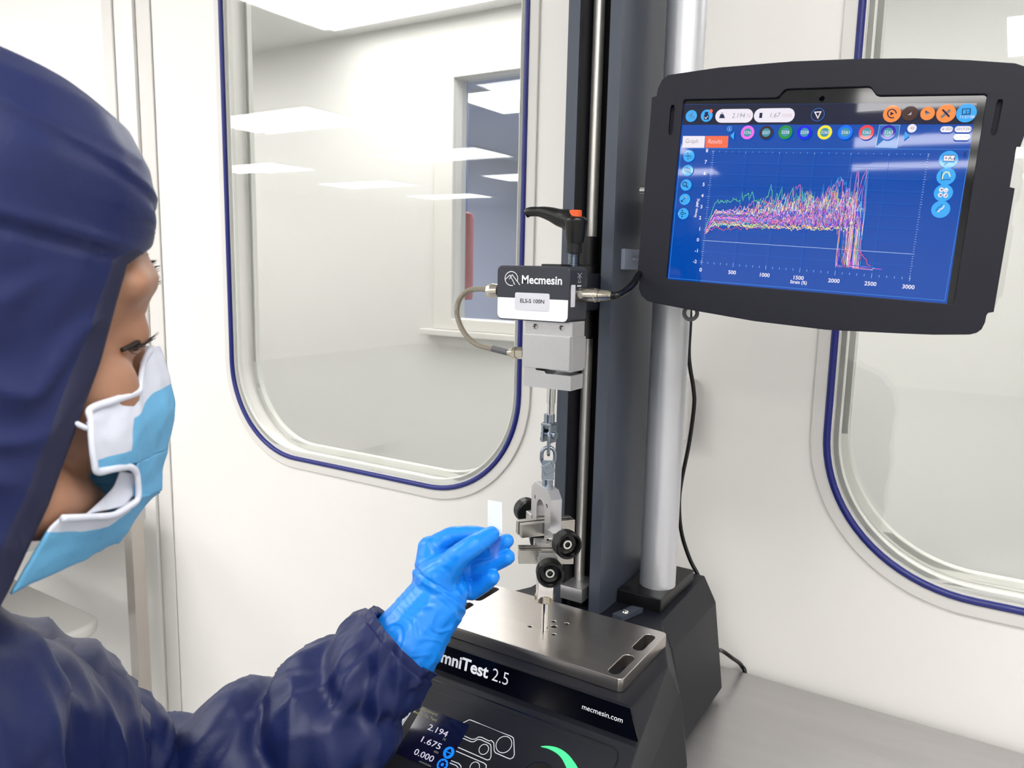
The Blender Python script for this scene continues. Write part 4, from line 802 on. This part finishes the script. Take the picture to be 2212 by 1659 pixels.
for i, p in enumerate(cl):
    s = i/(NS-1); t = (cl[min(i+1, NS-1)]-cl[max(i-1, 0)]).normalized(); nrm = (hint-t*hint.dot(t)).normalized(); bn = t.cross(nrm)
    R = interp(RT, s); s = arc_[i]/arc_[-1]
    for k in range(NT):
        th = 2*math.pi*k/NT; sk = s+.030*math.cos(th-1.0)+.012*math.sin(2*th+.6)
        d = 0
        for c, w, a in ((.975, .022, -.003), (.905, .024, -.008), (.845, .045, .006), (.765, .022, -.011), (.695, .050, .008), (.600, .022, -.012), (.53, .05, .006), (.44, .022, -.009), (.37, .04, .004), (.29, .025, -.006)): d += a*G_(sk-c, w)
        q = V((math.cos(th)*1.6, math.sin(th)*1.6, s*5)); nn = noise.noise(q)+.5*noise.noise(q*2.3+V((3, 1, 2)))
        d += .0055*(1-2*abs(nn))*(.6+.4*math.sin(s*9)); dd = noise.noise(V((math.cos(th+s*9)*2.2, math.sin(th+s*9)*2.2, s*3+9))); d += .0030*(1-3*abs(dd))
        if s > .985: d -= .004
        vs.append(p+(nrm*math.cos(th)+bn*math.sin(th))*(R+d))
for i in range(NS-1):
    for k in range(NT): fs.append((i*NT+k, i*NT+(k+1) % NT, (i+1)*NT+(k+1) % NT, (i+1)*NT+k))
b0 = len(vs); t = (cl[-1]-cl[-2]).normalized()                         # turned-in hem
for j, (rr_, off) in enumerate(((.82, -.002), (.78, -.02))):
    for k in range(NT): c = vs[(NS-1)*NT+k]; vs.append(cl[-1]+(c-cl[-1])*rr_+t*off)
for j in range(2):
    a0 = (NS-1)*NT if j == 0 else b0; a1 = b0+j*NT
    for k in range(NT): fs.append((a0+k, a0+(k+1) % NT, a1+(k+1) % NT, a1+k))
mb = MB(); mb.add([v[:] for v in vs], fs); part('sleeve', mb, navy, pe, True, angle=180)
# ---- hood
LV = [(14.2, -1, .3, .3, .3), (13.9, -1, 3.4, 3.8, 3.0), (13.1, -1, 6.2, 6.4, 5.2), (11.7, -1, 8.4, 8.4, 7.0), (9.9, -1, 9.7, 9.8, 8.0), (8.2, -1, 10.2, 10.4, 8.4), (6.9, -1, 10.4, 10.7, 8.5), (5.6, -1, 10.3, 10.8, 8.5), (4.2, -1, 10.2, 10.8, 8.4), (2, -1, 10.4, 10.8, 8.3), (-1, -1, 10.8, 10.6, 8.2), (-4, -1, 11, 10.2, 8.0), (-8, -1, 11, 9.4, 7.7), (-12, -2, 11, 8.2, 7.4), (-15, -3, 10.5, 7.2, 7.4), (-18, -3.5, 10, 7.4, 8.2), (-21, -4, 9.5, 8.4, 9.8)]
ED = [(6.9, 9.4), (6.4, 8.8), (5.6, 7.6), (4.9, 6.3), (4.2, 5.4), (2, 4.9), (-1, 4.3), (-4, 3.5), (-8, 2.6), (-12, 1.4), (-15, .2), (-18, -.6), (-21, -1)]
def interp(T, x, c=1):
    for a, b in zip(T, T[1:]):
        if (a[0]-x)*(b[0]-x) <= 0: u = (x-a[0])/(b[0]-a[0]); return a[c]+(b[c]-a[c])*u
    return T[0][c] if abs(x-T[0][0]) < abs(x-T[-1][0]) else T[-1][c]
zl_ = []
for a, b in zip(LV, LV[1:]):
    n = max(3, int(abs(a[0]-b[0])/.22))
    zl_ += [a[0]+(b[0]-a[0])*k/n for k in range(n)]
zl_.append(LV[-1][0]); NC = 120
def edge(z):
    if z >= 6.9: return 0.0
    cf, rf = interp(LV, z, 1), interp(LV, z, 2); return math.acos(max(-1, min(1, (interp(ED, z)-cf)/rf)))
def hpt(z, th, off=0.0):
    cf, rf, rb, rs = (interp(LV, z, c) for c in (1, 2, 3, 4))
    c, s = math.cos(th), math.sin(th); f = cf+(rf if c > 0 else rb)*c; sd = rs*s
    q = V((f*.16, sd*.16, z*.11)); d = .30*(1-2*abs(noise.noise(q)))*.6+.18*noise.noise(q*2.6)
    if 2.5 < z < 7: d += .16*G_(z-4.3, .5)*math.sin(th*38+3*noise.noise(V((th*5, 0, 0))))*(.5+.5*noise.noise(V((th*4, 2, 0)))) + .22*G_(z-5.0, .28)-.25*G_(z-4.35, .22)
    sl = z-9.6+1.4*(f/9); d += .16*G_(sl, .25)-.12*G_(sl+.5, .3)
    if z < 3.4: w_ = math.sin(.85*(z-.62*f)+3.6*noise.noise(q*1.1)+1.2*noise.noise(q*3)); d += .55*(1-2*abs(w_)**.8)*min(1, (3.4-z)/3)*(.6+.4*noise.noise(q*2))
    if z < 6.9: d *= max(0, min(1, (abs(math.pi-abs((th % (2*math.pi))-math.pi))-edge(z))/.30))
    if z > 12.9: d *= .3
    k = 1+(d+off)/9.5; return hl(cf+(f-cf)*k, sd*k, z)
vs = []; fs = []
for z in zl_:
    te_ = edge(z)
    for k in range(NC+1): u = k/NC; vs.append(hpt(z, te_+(2*math.pi-2*te_)*u))
for i in range(len(zl_)-1):
    for k in range(NC): a = i*(NC+1)+k; fs.append((a, a+1, a+NC+2, a+NC+1))
mb = MB(); mb.add([v[:] for v in vs], fs)
me = mb.mesh('hood'); bm = bmesh.new(); bm.from_mesh(me); bmesh.ops.remove_doubles(bm, verts=bm.verts[:], dist=.0002); bmesh.ops.recalc_face_normals(bm, faces=bm.faces[:]); bm.to_mesh(me); bm.free()
o = bpy.data.objects.new('t', me); COL.objects.link(o); m = o.modifiers.new('s', 'SOLIDIFY'); m.thickness = .0016; m.offset = -1; m2 = o.modifiers.new('m', 'SMOOTH'); m2.iterations = 2; me2 = ev(o); bpy.data.objects.remove(o)
hood = part('hood', me2, navy, pe, True, angle=180, recalc=False)
vs = []; fs = []; zz = [z for z in zl_ if z < 5.2]; NB = 8                # stitched edge band round the face
for sgn in (1, -1):
    b = len(vs)
    for z in zz:
        te_ = edge(z); w = 1.15/8.5
        for k in range(NB+1): u = k/NB; th = te_-.004+w*u; vs.append(hpt(z, th*sgn, .08-.10*abs(2*u-1)**6))
    for i in range(len(zz)-1):
        for k in range(NB): a = b+i*(NB+1)+k; fs.append((a, a+1, a+NB+2, a+NB+1))
mb = MB(); mb.add([v[:] for v in vs], fs); sub('edge_band', mb, navyd, hood, angle=180)
# ---- hair cap corner, brow and lashes
mb = MB(); P = [hp(x, y, s) for x, y, s in ((228, 572, 7.3), (250, 566, 6.6), (264, 584, 6.3), (248, 604, 6.7), (232, 612, 7.2))]
mb.add([p[:] for p in P]+[(p-hs*.004)[:] for p in P], [(0, 1, 2, 3, 4), (9, 8, 7, 6, 5)]+[(i, (i+1) % 5, 5+(i+1) % 5, 5+i) for i in range(5)]); part('hair_cap', mb, maskb, pe, True, angle=60)
mb = MB(); rn = random.Random(5)
for k in range(60):
    u = rn.random(); a = hl(9.5-3.4*u+.25*rn.random(), 1.6+3.2*u, 4.3+.5*math.sin(u*3)+rn.uniform(-.4, .5)); b = a+(hf*(.20-.1*u)+hs*.35+hz_*rn.uniform(-.05, .3))*.012+hf*.002
    mb.tube([a, (a+b)/2+hf*.0006, b], [.00035, .0003, .0001], 4)
part('eyebrow', mb, hairm, pe, True, angle=180)
mb = MB()
for k in range(22):
    u = k/21; a = hp(274+38*u, 752-18*u, 5.0-1.3*u); b = hp(296+48*u+rn.uniform(-4, 4), 760-40*u+rn.uniform(-5, 5), 5.3-1.2*u)
    mb.tube([a, (a+b)/2-hz_*.0012, b], [.0004, .0003, .0001], 4)
part('eyelashes', mb, hairm, pe, True, angle=180)
mb = MB(); mb.tube(cat_rom([hp(264, 756, 5.1), hp(284, 746, 4.8), hp(304, 734, 4.1), hp(316, 726, 3.4)], 6), .0014, 8); part('eyelid_line', mb, hairm, pe, True, angle=180)
# ---- face mask
def mp(x, y, s): return hp(x*.4219, 700+y*.4219, s)+hf*(.005 if s < .3 else .003 if s < 3 else 0)+hs*.001
UPR = [[(772, 105, .2), (730, 130, 1.4), (695, 190, 2.6), (702, 300, 4.0), (690, 345, 5.0), (580, 385, 6.1), (447, 432, 7.0)],
       [(800, 190, .2), (768, 225, 1.8), (735, 275, 3.0), (718, 350, 4.2), (685, 410, 5.3), (575, 450, 6.4), (448, 490, 7.2)],
       [(828, 300, .2), (795, 330, 2.0), (758, 370, 3.4), (722, 430, 4.6), (680, 480, 5.6), (572, 520, 6.6), (450, 560, 7.3)],
       [(849, 410, .2), (815, 440, 2.2), (770, 480, 3.7), (725, 520, 4.9), (670, 560, 5.8), (572, 595, 6.7), (455, 630, 7.3)],
       [(842, 520, .2), (802, 555, 2.2), (755, 590, 3.8), (710, 620, 5.0), (660, 645, 5.8), (575, 670, 6.6), (465, 700, 7.2)],
       [(815, 640, .2), (775, 662, 2.2), (735, 690, 3.7), (695, 708, 4.9), (650, 716, 5.6), (575, 730, 6.4), (482, 752, 7.0)]]
LOW = [[(806, 660, .2), (770, 690, 2.0), (735, 720, 3.4), (712, 745, 4.3), (690, 770, 4.9)], [(785, 740, .2), (752, 770, 2.0), (722, 800, 3.4), (704, 820, 4.2), (690, 830, 4.8)], [(780, 850, .2), (752, 870, 1.8), (722, 888, 3.2), (704, 893, 4.0), (689, 892, 4.6)]]
LOW[0] = UPR[5][:4]+[(690, 768, 4.9)]
CHN = [[(776, 858, .2), (689, 894, 4.6), (562, 976, 5.8), (430, 986, 6.5), (300, 992, 7.0)], [(715, 905, .2), (655, 955, 3.6), (545, 1030, 5.2), (400, 1055, 6.2), (235, 1060, 6.9)], [(640, 1020, .2), (600, 1060, 2.8), (505, 1100, 4.4), (365, 1140, 5.6), (165, 1180, 6.6)], [(566, 1114, .2), (540, 1130, 2.2), (440, 1195, 3.8), (270, 1272, 5.2), (50, 1380, 6.4)]]
def mirror(p): d = p-HO; return p-hs*(2*d.dot(hs))
def patch(grid, mats, mfn=None, name='panel', parent=None, th=.0012, sides=(1, -1)):
    v = []; f = []; mi = []; K = 6
    for sgn in sides:
        b = len(v); rows = [cat_rom([mp(*q) for q in row], K) for row in grid]
        cols = [cat_rom([r_[j] for r_ in rows], K) for j in range(len(rows[0]))]; nr, nc = len(cols[0]), len(cols)
        for i in range(nr):
            for j in range(nc): p = cols[j][i]; v.append((p if sgn > 0 else mirror(p))[:])
        for i in range(nr-1):
            for j in range(nc-1):
                q = (b+i*nc+j, b+i*nc+j+1, b+(i+1)*nc+j+1, b+(i+1)*nc+j); f.append(q if sgn > 0 else q[::-1]); mi.append(mfn(i//K, j//K) if mfn else 0)
    me = bpy.data.meshes.new('t'); me.from_pydata(v, [], f); me.polygons.foreach_set('material_index', mi)
    for m in mats: me.materials.append(m)
    me.update(); displace(me, lambda p: .0012*noise.noise(p*60)+.0007*noise.noise(p*140))
    o = bpy.data.objects.new('t', me); COL.objects.link(o)
    k = o.modifiers.new('k', 'SOLIDIFY'); k.thickness = th; k.offset = 0; r = ev(o); bpy.data.objects.remove(o); mi2 = [q.material_index for q in r.polygons]; r.materials.clear()
    o = part(name, r, mats, parent, True, angle=180, recalc=False); o.data.polygons.foreach_set('material_index', mi2); return o
mk = patch(UPR, [maskb, maskw], lambda i, j: 1 if (i < 2 and j < 4) or (i < 4 and j >= 4) else 0, 'face_mask', pe)
patch(LOW, [maskb], None, 'lower_pleat', mk); patch(CHN, [maskb, maskw], lambda i, j: 1 if i == 0 and j >= 1 else 0, 'chin_panel', mk)
mb = MB()
for line_ in ([q for q in UPR[0][1:]]+[r_[-1] for r_ in UPR[1:]]+[(560, 738, 6.3), (640, 728, 5.5), (676, 748, 5.1), (688, 790, 4.9), (690, 890, 4.7), (640, 935, 5.2), (562, 976, 5.9), (430, 986, 6.6), (300, 992, 7.1)],):
    P = cat_rom([mp(*q)+hs*.0012+hf*.0006 for q in line_], 6)
    for sgn in (1, -1): mb = MB(); mb.tube([(p if sgn > 0 else mirror(p)) for p in P], .0021, 8, flat=.8); sub('white_binding', mb, maskw, mk, angle=180)
for sgn in (1, -1):
    mb = MB(); P = cat_rom([mp(450, 500, 7.1), mp(432, 530, 7.2), hl(1.5, 7.2, -3), hl(-.5, 7.2, -1)], 6); mb.tube([(p if sgn > 0 else mirror(p)) for p in P], .0014, 8); sub('ear_loop', mb, maskw, mk, angle=180)
for sg in (1, -1): patch([[(610, 745, 4.6), (690, 768, 4.6)], [(560, 850, 4.6), (688, 850, 4.4)], [(430, 975, 6.0), (640, 930, 4.9)]], [maskw], None, 'lining', mk, .0008, (sg,))
# ---- gloves
HD = .79
def hd(zx, zy, off): return at(800+.2411*zx, 1060+.2411*zy, HD+off*.001)
mb = MB()
wr = hd(600, 985, 0); cu = hd(330, 1360, -12); cu2 = hd(180, 1560, -18)
chain(mb, [cu2, cu, hd(470, 1160, -6), wr], [.040, .0375, .0335, .0310])
mcp = [hd(535, 520, 14), hd(640, 560, 20), hd(725, 680, 18), hd(775, 850, 14)]
for p, r in zip(mcp, (.0135, .0135, .0130, .0120)): chain(mb, [wr+(p-wr)*.1, wr.lerp(p, .6), p], [.0255, .020, r])
chain(mb, [wr, hd(600, 780, -6), hd(740, 640, -14)], [.026, .022, .0135])           # thumb muscle
chain(mb, [wr, hd(740, 900, 2)], [.026, .0165])
fing = [([mcp[0], hd(725, 402, 16), hd(930, 385, 12), hd(1055, 400, 9)], (.0116, .0094, .0083, .0073)),
        ([mcp[1], hd(880, 540, 30), hd(1080, 530, 16), hd(1222, 450, 6)], (.0116, .0098, .0086, .0074)),
        ([mcp[2], hd(900, 715, 26), hd(1080, 668, 14), hd(1232, 596, 3)], (.0112, .0098, .0088, .0077)),
        ([mcp[3], hd(905, 905, 20), hd(1015, 842, 12), hd(1098, 776, 3)], (.0106, .0090, .0084, .0073)),
        ([hd(700, 690, -12), hd(800, 575, -20), hd(930, 487, -20), hd(1085, 392, -5)], (.0150, .0116, .0106, .0084))]
for P, R in fing: chain(mb, P, R)
me = remesh(mb, .0013, 5)
wax = (wr-cu).normalized()
def wrk(p):
    d = 0; t = (p-wr).dot(wax); q = p*70
    d += .0004*(1-2.4*abs(noise.noise(q*.6)))*G_(t+.02, .05)
    d += .0008*(1-3*abs(noise.noise(V((t*110+2*noise.noise(p*40), p.x*14, p.z*14)))))*(1 if t < .01 else .30)
    d += .00012*(1-3*abs(noise.noise(p*110)))
    tc = t-.012-.006*noise.noise(p*25); d += -.0015*G_(tc, .0016)+.0010*G_(tc+.004, .0026)
    if t < -.06: d += .0007*math.sin(t*700+3*noise.noise(p*30))
    return d
displace(me, wrk); gl_ = part('glove', me, glove, pe, True, angle=180, recalc=False)
mb = MB(); rw = (cu2-cu).normalized()                                    # rolled rim inside the sleeve
R0 = WR; fd = V((.02, .5, -.8)).normalized(); sd_ = V((1, 0, 0)); mb = MB()
chain(mb, [R0-fd*.03, R0, R0+fd*.05], [.036, .032, .03])
for k in range(4): b = R0+fd*.075+sd_*(.027-.018*k); cone(mb, R0+fd*.02, b, .022, .012); chain(mb, [b, b+fd*.04+V((0, 0, -.004)), b+fd*(.06-.006*abs(k-1))+V((0, -.012, -.012))], [.0115, .0095, .008])
chain(mb, [R0+fd*.02-sd_*.02, R0+fd*.045-sd_*.045, R0+fd*.075-sd_*.05], [.018, .012, .0095])
part('glove', remesh(mb, .002, 4), glove, pe, True, angle=180, recalc=False)
for q in (-1, 1):
    mb = MB(); chain(mb, [V((-.06+.11*q, -.77, -1.03)), V((-.06+.115*q, -.70, -1.035)), V((-.06+.125*q, -.58, -1.05))], [.048, .045, .030]); me = remesh(mb, .005, 4)
    for v in me.vertices: v.co.z = max(v.co.z, FLOOR)
    part('overshoe', me, navyd, pe, True, angle=180, recalc=False)
# ---- film strip held between thumb and fingers
sp = empty('film_sample', hd(1110, 330, 2), 'small white and clear plastic film strip held in the gloved fingers', 'film strip')
def slab(pts, t): mb = MB(); P = [hd(*q) for q in pts]; n = (P[1]-P[0]).cross(P[2]-P[0]).normalized()*t; k = len(P); mb.add([p[:] for p in P]+[(p+n)[:] for p in P], [tuple(range(k)), tuple(range(2*k-1, k-1, -1))]+[(i, (i+1) % k, k+(i+1) % k, k+i) for i in range(k)]); return mb
part('white_tab', slab([(1052, 82, 4), (1180, 104, 4), (1182, 382, 2), (1052, 362, 2)], .0003), mat('film_white', (226, 232, 246), .4), sp, smooth=False)
part('clear_strip', slab([(1052, 362, 2), (1182, 382, 2), (1150, 560, -3), (1138, 612, -5), (1085, 600, -5), (1060, 480, 0)], .0002), glass('clear_film', (.80, .90, .97), .05, .08), sp, smooth=False)
